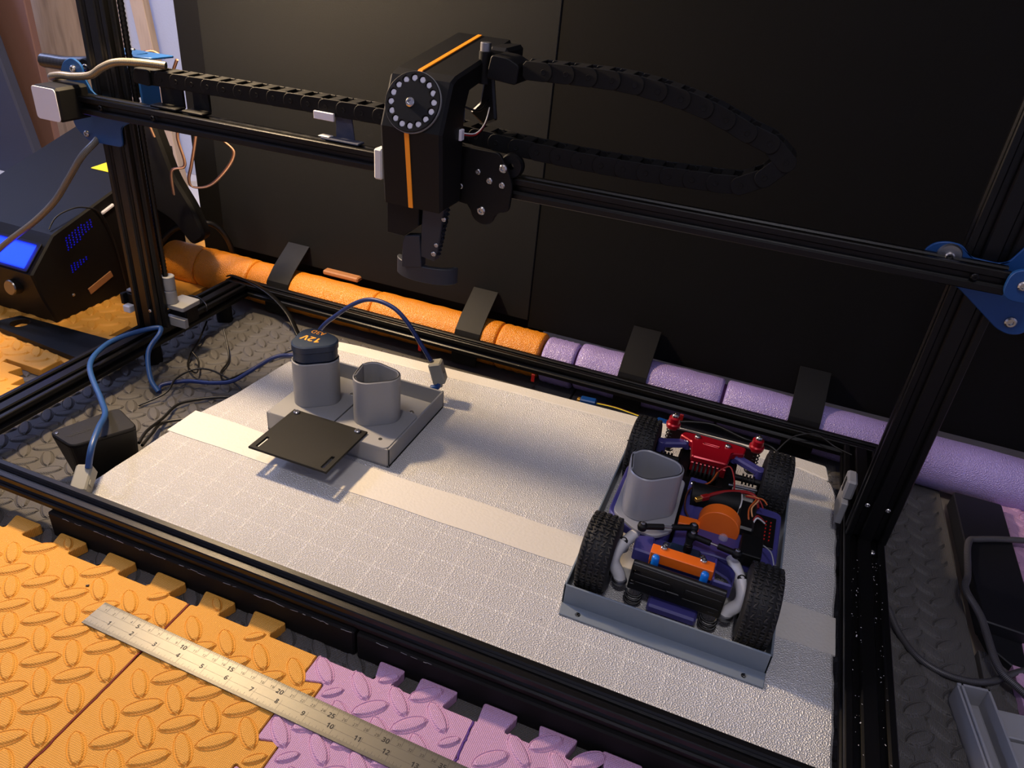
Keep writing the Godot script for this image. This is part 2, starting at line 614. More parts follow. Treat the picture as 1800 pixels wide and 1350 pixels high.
func cool_fill(at: Vector3, energy: float):  # unseen lamp, added for bluish fill in the shadows
	var o := thing("added_fill_lamp", "cool fill lamp added unseen at the far left to brighten the wall and shadows", "lamp", Vector3(at.x, -0.012, at.z))
	var st := S()
	cyl(st, at + Vector3(0, -0.2, 0), at + Vector3(0, 0.2, 0), 0.02)
	part(o, "tube", st, M.panel)
	st = S()
	cyl(st, Vector3(at.x, 0.0, at.z), at + Vector3(0, -0.2, 0), 0.008)
	part(o, "pole", st, M.plastic)
	st = S()
	cyl(st, Vector3(at.x, -0.012, at.z), Vector3(at.x, 0.002, at.z), 0.09)
	part(o, "base", st, M.plastic)
	omni(o, at + Vector3(0.03, 0, -0.02), Color(0.72, 0.78, 1.0), energy, 0.1)

func room():
	var st := S()
	bx(st, Vector3(0, -0.062, 0.5), Vector3(4.2, 0.1, 3.8), 0)
	struct("floor", st, M.floor)
	st = S()
	bx(st, Vector3(0, 2.35, 0.5), Vector3(4.2, 0.1, 3.8), 0)
	struct("ceiling", st, M.ceil)
	for w in [["wall_back", Vector3(0, 1.15, -0.95), Vector3(4.2, 2.324, 0.1)], ["wall_front", Vector3(0, 1.15, 2.25), Vector3(4.2, 2.324, 0.1)],
			["wall_left", Vector3(-1.95, 1.15, 0.65), Vector3(0.1, 2.324, 3.1)], ["wall_right", Vector3(1.95, 1.15, 0.65), Vector3(0.1, 2.324, 3.1)]]:
		st = S()
		bx(st, w[1], w[2], 0)
		struct(w[0], st, M.wall)

# ------------------------------------------------------------------ puzzle mats
# one toothed edge: from a to b along an axis with dovetail teeth standing out by h to the side "out"
func teeth(a: Vector2, b: Vector2, out: Vector2, centres: Array, h: float, tip := 0.0172, base := 0.0108) -> Array:
	var d := (b - a).normalized()
	var p := [a]
	for c in centres:
		p.append(a + d * (c - base)); p.append(a + d * (c - tip) + out * h)
		p.append(a + d * (c + tip) + out * h); p.append(a + d * (c + base))
	p.append(b)
	return p

var bump_mesh: ArrayMesh
func bump() -> ArrayMesh:
	if bump_mesh: return bump_mesh
	var st := S()
	var L := 0.0155
	var W := 0.0063
	var H := 0.0022
	var n := 9
	var rows := []
	for i in n + 3:
		var t := clampf(-1.0 + 2.0 * (i - 1) / n, -1.0, 1.0)
		var e := 0.0012 * (-1.0 if i == 0 else (1.0 if i == n + 2 else 0.0))
		var w := W * pow(maxf(0.0, 1.0 - t * t), 0.6)
		var hh := H * minf(1.0, (1.0 - t * t) * 3.0)
		var x := t * L + e
		var rim := 0.0 if e != 0.0 else 0.0008
		var g := 0.0013
		rows.append([Vector3(x, 0, -w - g), Vector3(x, rim, -w - g * 0.45), Vector3(x, rim * 0.15, -w), Vector3(x, hh * 0.9, -w * 0.62), Vector3(x, hh, 0), Vector3(x, hh * 0.9, w * 0.62), Vector3(x, rim * 0.15, w), Vector3(x, rim, w + g * 0.45), Vector3(x, 0, w + g)])
	for i in n + 2:
		for k in 8:
			var a: Vector3 = rows[i][k]; var b: Vector3 = rows[i][k + 1]; var c: Vector3 = rows[i + 1][k + 1]; var d: Vector3 = rows[i + 1][k]
			var nn := (c - a).cross(d - b)
			if nn.length() < 1e-12: continue
			nn = nn.normalized()
			if nn.y < 0: nn = -nn
			quad(st, a, b, c, d, nn)
	bump_mesh = st.commit()
	return bump_mesh

# bumps of one mat inside poly (xz); lattice through o; single parts if one_by_one
func bumps(parent, poly: PackedVector2Array, y: float, o: Vector2, m: Material, box: Rect2, one_by_one: bool, step := Vector2(0.0357, 0.0313)):
	var list := []
	var turn := 0.72
	for i in range(-30, 31):
		for j in range(-30, 31):
			for k in 2:
				var c := o + Vector2((i + 0.5 * k) * step.x, (j + 0.5 * k) * step.y)
				if not box.has_point(c): continue
				var d := Vector2(cos(turn), sin(turn)) if k == 0 else Vector2(cos(turn), -sin(turn))
				var f := 1.0
				for q in [1.0, 0.6]:
					f = q
					if Geometry2D.is_point_in_polygon(c + d * 0.0155 * q, poly) and Geometry2D.is_point_in_polygon(c - d * 0.0155 * q, poly): break
					f = 0.0
				if f == 0.0: continue
				var xd := Vector3(d.x, 0, d.y)
				var bs := Basis(xd, Vector3.UP, xd.cross(Vector3.UP)).scaled_local(Vector3(f, 1, f))
				list.append(Transform3D(bs, Vector3(c.x, y - 0.0001, c.y)))
	if one_by_one:
		for t in list:
			var p := part_mesh(parent, "tread_bump", bump(), m, true)
			p.global_transform = t
	else:
		var st := S()
		for t in list: st.append_from(bump(), 0, t)
		var p := part(parent, "tread_bumps", st, m)
		p.set_meta("kind", "stuff")

func mat_tile(n: String, label: String, poly: PackedVector2Array, y0: float, y1: float, m: Material, o: Vector2, box: Rect2, single: bool, group := "") -> Node3D:
	var c := Vector2.ZERO
	for p in poly: c += p
	c /= poly.size()
	var t := thing(n, label, "foam mat", Vector3(c.x, y0, c.y), group)
	var st := S()
	# polygon is in xz: local y runs to -z
	var q := PackedVector2Array()
	for p in poly: q.append(Vector2(p.x, -p.y))
	prism(st, q, y0, y1, T(AY, Vector3.ZERO), 0.0006, 30)
	part(t, "tile_body", st, m)
	bumps(t, poly, y1, o, m, box, single)
	return t

func mats():
	var oy := 0.0115
	# black mats under everything
	var pts := [Vector2(-0.62, -0.5)]
	pts.append_array([Vector2(0.30, -0.5), Vector2(0.30, 0.6), Vector2(-0.62, 0.6)])
	mat_tile("black_mat", "large black diamond-tread foam mat under the left half of the machine and the adapter", PackedVector2Array(pts), -0.012, 0.0, M.mat_k, Vector2(-0.0225, 0.014), Rect2(-0.45, -0.34, 0.74, 0.53), false)
	var edge := teeth(Vector2(0.303, 0.6), Vector2(0.7965, 0.6), Vector2(0, 1), [], 0.0)
	edge.append_array(teeth(Vector2(0.7985, 0.5), Vector2(0.7935, -0.5), Vector2(1, 0), [0.04, 0.1, 0.16, 0.22, 0.28], 0.0))
	mat_tile("black_mat", "black diamond-tread foam mat beside the right rail of the machine", PackedVector2Array([Vector2(0.303, 0.6), Vector2(0.802, 0.6), Vector2(0.8, -0.05), Vector2(0.7985, -0.12), Vector2(0.7955, -0.25), Vector2(0.7915, -0.5), Vector2(0.303, -0.5)]), -0.012, 0.0, M.mat_k, Vector2(0.722, -0.014), Rect2(0.40, -0.345, 0.45, 0.5), false)
	mat_tile("black_mat", "narrow black foam mat strip right of the gap behind the grey bin", PackedVector2Array([Vector2(0.807, 0.4), Vector2(0.9, 0.4), Vector2(0.9, -0.1), Vector2(0.8035, -0.1)]), -0.012, 0.0, M.mat_k, Vector2(0.83, -0.014), Rect2(0.8, -0.1, 0.1, 0.2), false)
	# orange and purple mats in front
	var z0 := 0.1855
	var h := 0.0188
	var a := teeth(Vector2(-0.50, z0), Vector2(0.0965, z0), Vector2(0, -1), [0.26, 0.32, 0.38, 0.4395, 0.501, 0.5605], h)
	a.append_array([Vector2(0.1005, 0.52), Vector2(-0.5, 0.52)])
	mat_tile("orange_mat", "large orange diamond-tread puzzle mat at the front left with the ruler's end on it", rounded(V2(flat(a)), 0.0035), 0.0002, oy, M.mat_o, Vector2(-0.0225, 0.2385), Rect2(-0.23, 0.16, 0.34, 0.25), true)
	var b := teeth(Vector2(0.0985, z0), Vector2(0.234, z0), Vector2(0, -1), [0.0185, 0.0735], h)
	b.append_array(teeth(Vector2(0.234, z0 + 0.0003), Vector2(0.234, 0.52), Vector2(1, 0), [0.038, 0.097, 0.156, 0.215], 0.0203, 0.0165, 0.0105))
	b.append(Vector2(0.1025, 0.52))
	mat_tile("orange_mat", "narrow orange mat piece between the red pen line and the purple mat", rounded(V2(flat(b)), 0.003), 0.0002, oy, M.mat_o, Vector2(-0.0225, 0.2385), Rect2(0.09, 0.16, 0.2, 0.25), true)
	var cp := teeth(Vector2(0.2352, z0), Vector2(0.3834, z0), Vector2(0, -1), [0.0635, 0.1085], h, 0.0125, 0.0075)
	cp[5].x = 0.3275; cp[6].x = 0.3265; cp[7].x = 0.3615; cp[8].x = 0.3545
	var cl := teeth(Vector2(0.2352, 0.52), Vector2(0.2352, z0 + 0.0003), Vector2(1, 0), [0.1195, 0.1785, 0.2375, 0.2965], 0.0203, 0.0178, 0.0118)
	cp.append_array([Vector2(0.3864, 0.52)])
	cp.append_array(cl)
	mat_tile("purple_mat", "purple puzzle mat piece that interlocks with the orange mat under the ruler", rounded(V2(flat(cp)), 0.003), 0.0002, oy, M.mat_p, Vector2(0.2486, 0.1958), Rect2(0.22, 0.16, 0.18, 0.25), true)
	var d := teeth(Vector2(0.3849, z0), Vector2(0.72, z0), Vector2(0, -1), [0.0145, 0.0665, 0.1205, 0.174, 0.228], h, 0.0168, 0.0105)
	d[1].x = 0.3868; d[2].x = 0.3852
	d.append_array([Vector2(0.72, 0.52), Vector2(0.3879, 0.52)])
	mat_tile("purple_mat", "purple puzzle mat piece right of the blue pen line in front of the rail", rounded(V2(flat(d)), 0.003), 0.0002, oy, M.mat_p, Vector2(0.2486, 0.1958), Rect2(0.37, 0.16, 0.2, 0.13), true)
	# pen lines along the two cuts
	for s in [["pen_line", "wobbly dark red pen line along the cut between the two orange mats", Vector3(0.0975, oy, 0.1865), Vector3(0.1003, oy, 0.37), M.pen_red, 0.0009],
			["pen_line", "short dark purple pen line along the cut between the two purple mats", Vector3(0.3842, oy, 0.187), Vector3(0.3862, oy, 0.27), M.pen_blue, 0.0009]]:
		var st := S()
		var p := []
		for k in 30:
			var q: Vector3 = s[2].lerp(s[3], k / 29.0)
			p.append(q + Vector3(rng.randf_range(-0.0008, 0.0008), 0.0002, 0))
		tube(st, PackedVector3Array(p), s[5], 6, 0.5)
		tag(part(self, s[0], st, s[4]), s[1], "pen line")
	# orange mats outside the left rail, purple at the right edge
	var l := teeth(Vector2(-0.35, -0.6), Vector2(-0.35, -0.048), Vector2(1, 0), [0.33, 0.39, 0.45, 0.51], h)
	l.append_array(teeth(Vector2(-0.352, -0.0475), Vector2(-0.95, -0.0475), Vector2(0, 1), [0.07, 0.13, 0.19, 0.25, 0.31, 0.37, 0.43, 0.49, 0.55], h))
	l.append(Vector2(-0.95, -0.6))
	mat_tile("orange_mat", "orange diamond-tread mat under the control box and the black bar with a hole", rounded(V2(flat(l)), 0.003), 0.0002, oy, M.mat_o, Vector2(-0.3225, 0.014), Rect2(-0.56, -0.34, 0.27, 0.35), false)
	l = teeth(Vector2(-0.95, -0.042), Vector2(-0.352, -0.042), Vector2(0, -1), [], h)
	l = teeth(Vector2(-0.95, -0.024), Vector2(-0.354, -0.024), Vector2(0, -1), [0.018, 0.078, 0.138, 0.198, 0.258, 0.318, 0.378, 0.438, 0.498, 0.558], 0.017)
	l.append_array(teeth(Vector2(-0.352, -0.0235), Vector2(-0.352, 0.18), Vector2(1, 0), [0.03, 0.09, 0.15], h))
	l.append(Vector2(-0.95, 0.18))
	mat_tile("orange_mat", "orange mat at the left edge outside the side rail, nearer than the black bar", rounded(V2(flat(l)), 0.003), 0.0002, oy, M.mat_o, Vector2(-0.3225, 0.014), Rect2(-0.56, -0.04, 0.27, 0.20), false)
	mat_tile("purple_mat", "purple mat at the right edge beyond the black box", V2([0.857, -0.42, 1.1, -0.42, 1.1, -0.09, 0.84, -0.09]), 0.0002, oy, M.mat_p, Vector2(0.87, -0.3), Rect2(0.85, -0.42, 0.12, 0.3), false)
	mat_tile("purple_mat", "small purple mat corner at the right edge near the grey bin", V2([0.827, -0.082, 1.1, -0.082, 1.1, 0.2, 0.834, 0.2]), 0.0002, oy, M.mat_p, Vector2(0.87, -0.1), Rect2(0.83, -0.08, 0.1, 0.1), false)
	# black blocks that carry the front rail
	for s in [[-0.092, 0.2588, "long black foam block under the left part of the front rail with a dusty edge"], [0.2612, 0.664, "long black foam block under the right part of the front rail"]]:
		var t := thing("rail_block", s[2], "block", Vector3((s[0] + s[1]) * 0.5, 0, 0.145))
		var st := S()
		b2(st, Vector3(s[0], 0.0, 0.1245), Vector3(s[1], 0.0315, 0.1653), 0.0016)
		part(t, "block_body", st, M.rubber)
		st = S()
		var x: float = s[0] + 0.02
		var stop: float = s[1] - 0.002 if s[0] < 0 else s[0] + 0.075
		while x < stop:
			var ln := rng.randf_range(0.002, 0.009)
			if rng.randf() < 0.6:
				tube(st, PackedVector3Array([Vector3(x, 0.0305 + rng.randf_range(-0.001, 0.0006), 0.1652), Vector3(minf(x + ln, stop), 0.0305 + rng.randf_range(-0.001, 0.0006), 0.1652)]), rng.randf_range(0.00015, 0.00045), 4)
			x += ln
		var sc := part(t, "dust_scuff", st, M.grey, false, "pale dust along the worn front edge")
		sc.set_meta("kind", "stuff")

func flat(a: Array) -> Array:
	var o := []
	for p in a: o.append(p.x); o.append(p.y)
	return o

# ------------------------------------------------------------------ base frame
# slotted aluminium profile, 20 mm grid
func alu(w: float, h: float) -> PackedVector2Array:
	var p := PackedVector2Array()
	var cs := [Vector2(-w, -h) * 0.5, Vector2(w, -h) * 0.5, Vector2(w, h) * 0.5, Vector2(-w, h) * 0.5]
	for s in 4:
		var a: Vector2 = cs[s]
		var b: Vector2 = cs[(s + 1) % 4]
		var d := (b - a).normalized()
		var n := Vector2(-d.y, d.x)
		var len := a.distance_to(b)
		p.append(a + d * 0.0009)
		var k := int(round(len / 0.02))
		for i in k:
			var c := a + d * (0.01 + 0.02 * i)
			for q in [[-4.5, 0], [-3.1, 1.6], [-5.4, 1.7], [-5.4, 3.4], [-2.8, 5.8], [2.8, 5.8], [5.4, 3.4], [5.4, 1.7], [3.1, 1.6], [4.5, 0]]:
				p.append(c + d * q[0] * 0.001 + n * q[1] * 0.001)
		p.append(b - d * 0.0009)
	return p

func rail(parent, n: String, w: float, h: float, b: Basis, at: Vector3, d0: float, d1: float, label := ""):
	var st := S()
	prism(st, alu(w, h), d0, d1, T(b, at), 0.0, 20)
	return part(parent, n, st, M.alu, false, label)

func bolt(parent, at: Vector3, d: Vector3, r := 0.0042, n := "bolt", m = null):
	var st := S()
	screw(st, at, d, r, r * 0.65)
	return part(parent, n, st, M.steel if m == null else m)

func frame():
	var t := thing("machine_frame", "black aluminium profile base frame with two uprights around the white foam sheet", "machine frame", Vector3(0.21, 0.0, -0.1))
	var yc := RT - 0.01
	rail(t, "front_rail", 0.02, 0.02, AX, Vector3(0, yc, 0.151), -0.2385, 0.6617)
	rail(t, "back_rail", 0.02, 0.02, AX, Vector3(0, yc, -0.345), -0.2785, 0.7015)
	rail(t, "side_rail", 0.04, 0.02, AZ, Vector3(-0.2585, yc, 0), -0.3348, 0.30, "left side rail")
	rail(t, "side_rail", 0.04, 0.02, AZ, Vector3(0.682, yc, 0), -0.3348, 0.30, "right side rail")
	rail(t, "upright", 0.04, 0.02, AY, Vector3(-0.2587, 0, -0.1607), RT, 0.57, "left upright")
	rail(t, "upright", 0.04, 0.02, AY, Vector3(0.6828, 0, -0.1607), RT, 0.57, "right upright")
	# feet below the side rails
	for x in [-0.2585, 0.682]:
		for z in [-0.3, -0.15, 0.26]:
			var st := S()
			cyl(st, Vector3(x, 0.0, z), Vector3(x, RT - 0.0198, z), 0.012)
			part(t, "foot", st, M.rubber)
	# lead screws with grey couplings and brackets behind the uprights
	for s in [[-0.2408, 1.0]]:
		var x: float = s[0]
		var st := S()
		var prof := [0.0, 0.115]
		for k in 88:
			prof.append_array([0.0032, 0.115 + k * 0.005, 0.0040, 0.1175 + k * 0.005])
		prof.append_array([0.0, 0.556])
		lathe(st, prof, T(AY, Vector3(x, 0, -0.1775)), 10, true)
		part(t, "lead_screw", st, M.alu)
		st = S()
		lathe(st, [0, 0.085, 0.0085, 0.085, 0.0085, 0.103, 0.0078, 0.1035, 0.0078, 0.1055, 0.0085, 0.106, 0.0085, 0.124, 0.0075, 0.125, 0, 0.125], T(AY, Vector3(x + 0.001, 0, -0.1805)), 18)
		part(t, "shaft_coupling", st, M.grey)
		st = S()
		var dx: float = 0.026 * s[1]
		prism(st, rounded(V2([x - 0.006 * s[1], 0.173, x + dx, 0.173, x + dx, 0.208, x - 0.006 * s[1], 0.208]), 0.003), 0.078, 0.0845, T(AY, Vector3.ZERO), 0.0006)
		prism(st, rounded(V2([x - 0.006 * s[1], 0.173, x + dx, 0.173, x + dx, 0.180, x - 0.006 * s[1], 0.180]), 0.001), RT, 0.066, T(AY, Vector3.ZERO), 0.0006)
		part(t, "motor_bracket", st, M.grey, false, "grey bracket round the lead screw foot")
		st = S()
		bx(st, Vector3(x + 0.008 * s[1], 0.066, -0.194), Vector3(0.028, 0.024, 0.026), 0.002)
		part(t, "stepper_motor", st, M.plastic)
		bolt(t, Vector3(x - 0.004 * s[1], 0.0848, -0.1715), Vector3.UP, 0.0028)
	# grey slotted bracket beside the right upright
	var st := S()
	b2(st, Vector3(0.6505, RT, -0.200), Vector3(0.6575, 0.080, -0.165), 0.001)
	b2(st, Vector3(0.6500, 0.080, -0.196), Vector3(0.6600, 0.104, -0.172), 0.002)
	var gb := part(t, "slotted_bracket", st, M.grey, false, "pale grey bracket beside the right upright")
	st = S()
	b2(st, Vector3(0.6492, 0.084, -0.187), Vector3(0.6502, 0.100, -0.181), 0.0003)
	part(gb, "slot", st, M.dark)
	# limit switch left of the left upright
	st = S()
	bx(st, Vector3(-0.293, 0.083, -0.166), Vector3(0.020, 0.020, 0.012), 0.001)
	bx(st, Vector3(-0.300, 0.086, -0.157), Vector3(0.006, 0.016, 0.008), 0.001)
	part(t, "limit_switch", st, M.plastic)
	st = S()
	bx(st, Vector3(-0.290, 0.0745, -0.153), Vector3(0.012, 0.010, 0.010), 0.001)
	part(t, "plug", st, M.white)
	st = S()
	bx(st, Vector3(-0.288, 0.096, -0.168), Vector3(0.022, 0.003, 0.012), 0.0006)
	part(t, "switch_bracket", st, M.grey)
	for x in [-0.2687, -0.2487]:
		pass
	for p in [Vector3(0.671, 0.0963, -0.1502), Vector3(0.6907, 0.0965, -0.1502), Vector3(-0.2487, 0.082, -0.1502)]:
		bolt(t, p, Vector3(0, 0, 1), 0.0026)
	bolt(t, Vector3(0.690, RT - 0.004, -0.138), Vector3.UP, 0.0036)
	bolt(t, Vector3(-0.27, RT - 0.003, -0.128), Vector3.UP, 0.003)
	# rounded black corner caps
	for x in [-0.2785, 0.7015]:
		st = S()
		bx(st, Vector3(x, yc, -0.345), Vector3(0.003, 0.0202, 0.0202), 0.001)
		part(t, "end_cap", st, M.plastic)
	# copper-coloured tabs on the inner side of the back rail
	for x in [0.0675, 0.247, 0.46]:
		st = S()
		bx(st, Vector3(x, 0.026, -0.3335), Vector3(0.005, 0.012, 0.002), 0.0004)
		part(t, "tab", st, M.red_wire)
	# swarf and dust in the right rail's slots
	st = S()
	for k in 70:
		var z := rng.randf_range(-0.13, 0.12)
		var sx: float = [0.6722, 0.6922][k % 2] + rng.randf_range(-0.004, 0.004)
		var s := rng.randf_range(0.0001, 0.00045)
		if k % 12 == 0: s *= 2.2
		bx(st, Vector3(sx, RT - 0.0001 - (0.0018 if absf(sx - [0.6722, 0.6922][k % 2]) < 0.003 else 0.0), z), Vector3(s, 0.0003, s * rng.randf_range(1, 4)), 0.0, Basis(Vector3.UP, rng.randf() * 3))
	var dust := part(t, "dust", st, M.white)
	dust.set_meta("kind", "stuff")

# ------------------------------------------------------------------ travelling beam
func plate(parent, n: String, pts: Array, z0: float, z1: float, m: Material, r := 0.004, holes := []):
	var st := S()
	prism(st, rounded(V2(pts), r, 5), z0, z1, T(AZ, Vector3.ZERO), 0.0006, 35, holes)
	return part(parent, n, st, m)

func beam():
	var t := thing("gantry_beam", "black horizontal slotted beam with blue end plates that crosses between the uprights", "beam", Vector3(0.21, 0.35, -0.137))
	var tl := Basis(Vector3(0, 0, 1), 0.0067)
	var st := S()
	prism(st, alu(0.02, 0.02), -0.488, 0.488, T(tl * AX, Vector3(0.2085, 0.3528, -0.137)), 0.0, 20)
	part(t, "slotted_profile", st, M.alu)
	# left blue plate
	plate(t, "end_plate", [-0.3195, 0.378, -0.312, 0.390, -0.297, 0.3968, -0.284, 0.390, -0.2835, 0.374, -0.2735, 0.3585, -0.2235, 0.3565, -0.2235, 0.335, -0.2415, 0.3255, -0.2435, 0.302, -0.2955, 0.301, -0.313, 0.314, -0.3195, 0.34], -0.1502, -0.1472, M.blue_plate, 0.006)
	bolt(t, Vector3(-0.2972, 0.3838, -0.1472), Vector3(0, 0, 1), 0.0043)
	bolt(t, Vector3(-0.2962, 0.3101, -0.1472), Vector3(0, 0, 1), 0.0040)
	# wheel behind the left plate
	st = S()
	lathe(st, [0.003, -0.0045, 0.0085, -0.0045, 0.0098, -0.002, 0.0098, 0.002, 0.0085, 0.0045, 0.003, 0.0045], T(AZ, Vector3(-0.2895, 0.386, -0.1607)), 20)
	part(t, "guide_wheel", st, M.plastic)
	bolt(t, Vector3(-0.2875, 0.386, -0.1562), Vector3(0.3, 0, 1), 0.004)
	# right blue plate
	plate(t, "end_plate", [0.6325, 0.366, 0.6385, 0.373, 0.648, 0.3758, 0.659, 0.375, 0.668, 0.3665, 0.6895, 0.3655, 0.696, 0.368, 0.7065, 0.391, 0.735, 0.412, 0.735, 0.318, 0.727, 0.309, 0.719, 0.3072, 0.709, 0.310, 0.668, 0.339, 0.634, 0.345], -0.1502, -0.1472, M.blue_plate, 0.004)
	bolt(t, Vector3(0.7164, 0.3187, -0.1472), Vector3(0, 0, 1), 0.0050)
	st = S()
	lathe(st, [0.003, -0.001, 0.009, -0.001, 0.010, 0.002, 0.009, 0.005, 0.003, 0.005], T(AZ, Vector3(0.6515, 0.3655, -0.147)), 24)
	part(t, "guide_wheel", st, M.zinc)
	bolt(t, Vector3(0.6515, 0.3655, -0.142), Vector3(0, 0, 1), 0.0040)
	# blue belt tensioner tab over the beam's right end
	st = S()
	prism(st, rounded(V2([0.694, 0.345, 0.72, 0.345, 0.72, 0.372, 0.694, 0.372]), 0.0125, 8), -0.1265, -0.1215, T(AZ, Vector3.ZERO), 0.0006)
	part(t, "tensioner_tab", st, M.blue_plate)
	bolt(t, Vector3(0.7058, 0.3592, -0.1215), Vector3(0, 0, 1), 0.0043)
	# motor with its cap at the left end
	st = S()
	bx(st, Vector3(-0.2945, 0.352, -0.1225), Vector3(0.0365, 0.0375, 0.045), 0.003)
	part(t, "motor", st, M.plastic)
	st = S()
	prism(st, rrect(0.0352, 0.036, 0.004, 5), -0.0998, -0.0988, T(AZ, Vector3(-0.2946, 0.352, 0)), 0.0003)
	part(t, "white_cap", st, M.lead, false, "pale rounded square cap")
	# clamp block and small parts on the beam
	st = S()
	bx(st, Vector3(0.1262, 0.3555, -0.118), Vector3(0.009, 0.0305, 0.014), 0.0015)
	part(t, "end_stop_pad", st, M.white, false, "pale grainy end stop pad")
	st = S()
	bx(st, Vector3(-0.158, 0.375, -0.150), Vector3(0.031, 0.026, 0.004), 0.0008)
	bx(st, Vector3(-0.158, 0.3632, -0.140), Vector3(0.036, 0.003, 0.016), 0.0008)
	bx(st, Vector3(-0.118, 0.376, -0.150), Vector3(0.022, 0.026, 0.004), 0.0008)
	bx(st, Vector3(-0.118, 0.3635, -0.140), Vector3(0.028, 0.003, 0.016), 0.0008)
	part(t, "chain_bracket", st, M.plastic)
	st = S()
	prism(st, V2([0.0575, 0.3635, 0.0795, 0.3635, 0.0765, 0.386, 0.0572, 0.386]), -0.147, -0.145, T(AZ, Vector3.ZERO), 0.0003)
	bx(st, Vector3(0.068, 0.3638, -0.140), Vector3(0.045, 0.0022, 0.013), 0.0006)
	part(t, "chain_bracket", st, M.slate, false, "slate grey bracket with a flanged foot")
	st = S()
	bx(st, Vector3(0.0475, 0.3855, -0.139), Vector3(0.024, 0.008, 0.003), 0.0005)
	part(t, "sticker_tab", st, M.lead)
	st = S()
	bx(st, Vector3(0.0487, 0.3655, -0.139), Vector3(0.013, 0.0012, 0.009), 0.0004)
	part(t, "white_foot", st, M.white)
	for x in [-0.245, -0.17, 0.672]:
		bolt(t, Vector3(x, 0.3505 + (x + 0.2856) * 0.0067, -0.1282), Vector3(0, 0, 1), 0.0032, "beam_screw", M.alu)
	# blue shelf plate behind the left upright
	st = S()
	var holes := [rrect(0.004, 0.016, 0.0018, 4, Vector2(-0.262, 0.219))]
	prism(st, rounded(V2([-0.317, 0.204, -0.25, 0.200, -0.236, 0.206, -0.231, 0.2385, -0.317, 0.2345]), 0.003), 0.3955, 0.3980, T(AY, Vector3.ZERO), 0.0005, 35, holes)
	part(t, "shelf_plate", st, M.blue_plate, false, "flat blue plate with screws behind the left upright")
	for p in [Vector2(-0.309, -0.228), Vector2(-0.298, -0.216), Vector2(-0.288, -0.231), Vector2(-0.303, -0.208)]:
		bolt(t, Vector3(p.x, 0.398, p.y), Vector3.UP, 0.003)
	st = S()
	bx(st, Vector3(-0.2250, 0.358, -0.185), Vector3(0.003, 0.058, 0.03), 0.0008)
	part(t, "side_plate", st, M.blue_plate)
	st = S()
	bx(st, Vector3(-0.262, 0.372, -0.199), Vector3(0.04, 0.036, 0.034), 0.003)
	part(t, "rear_motor", st, M.plastic)

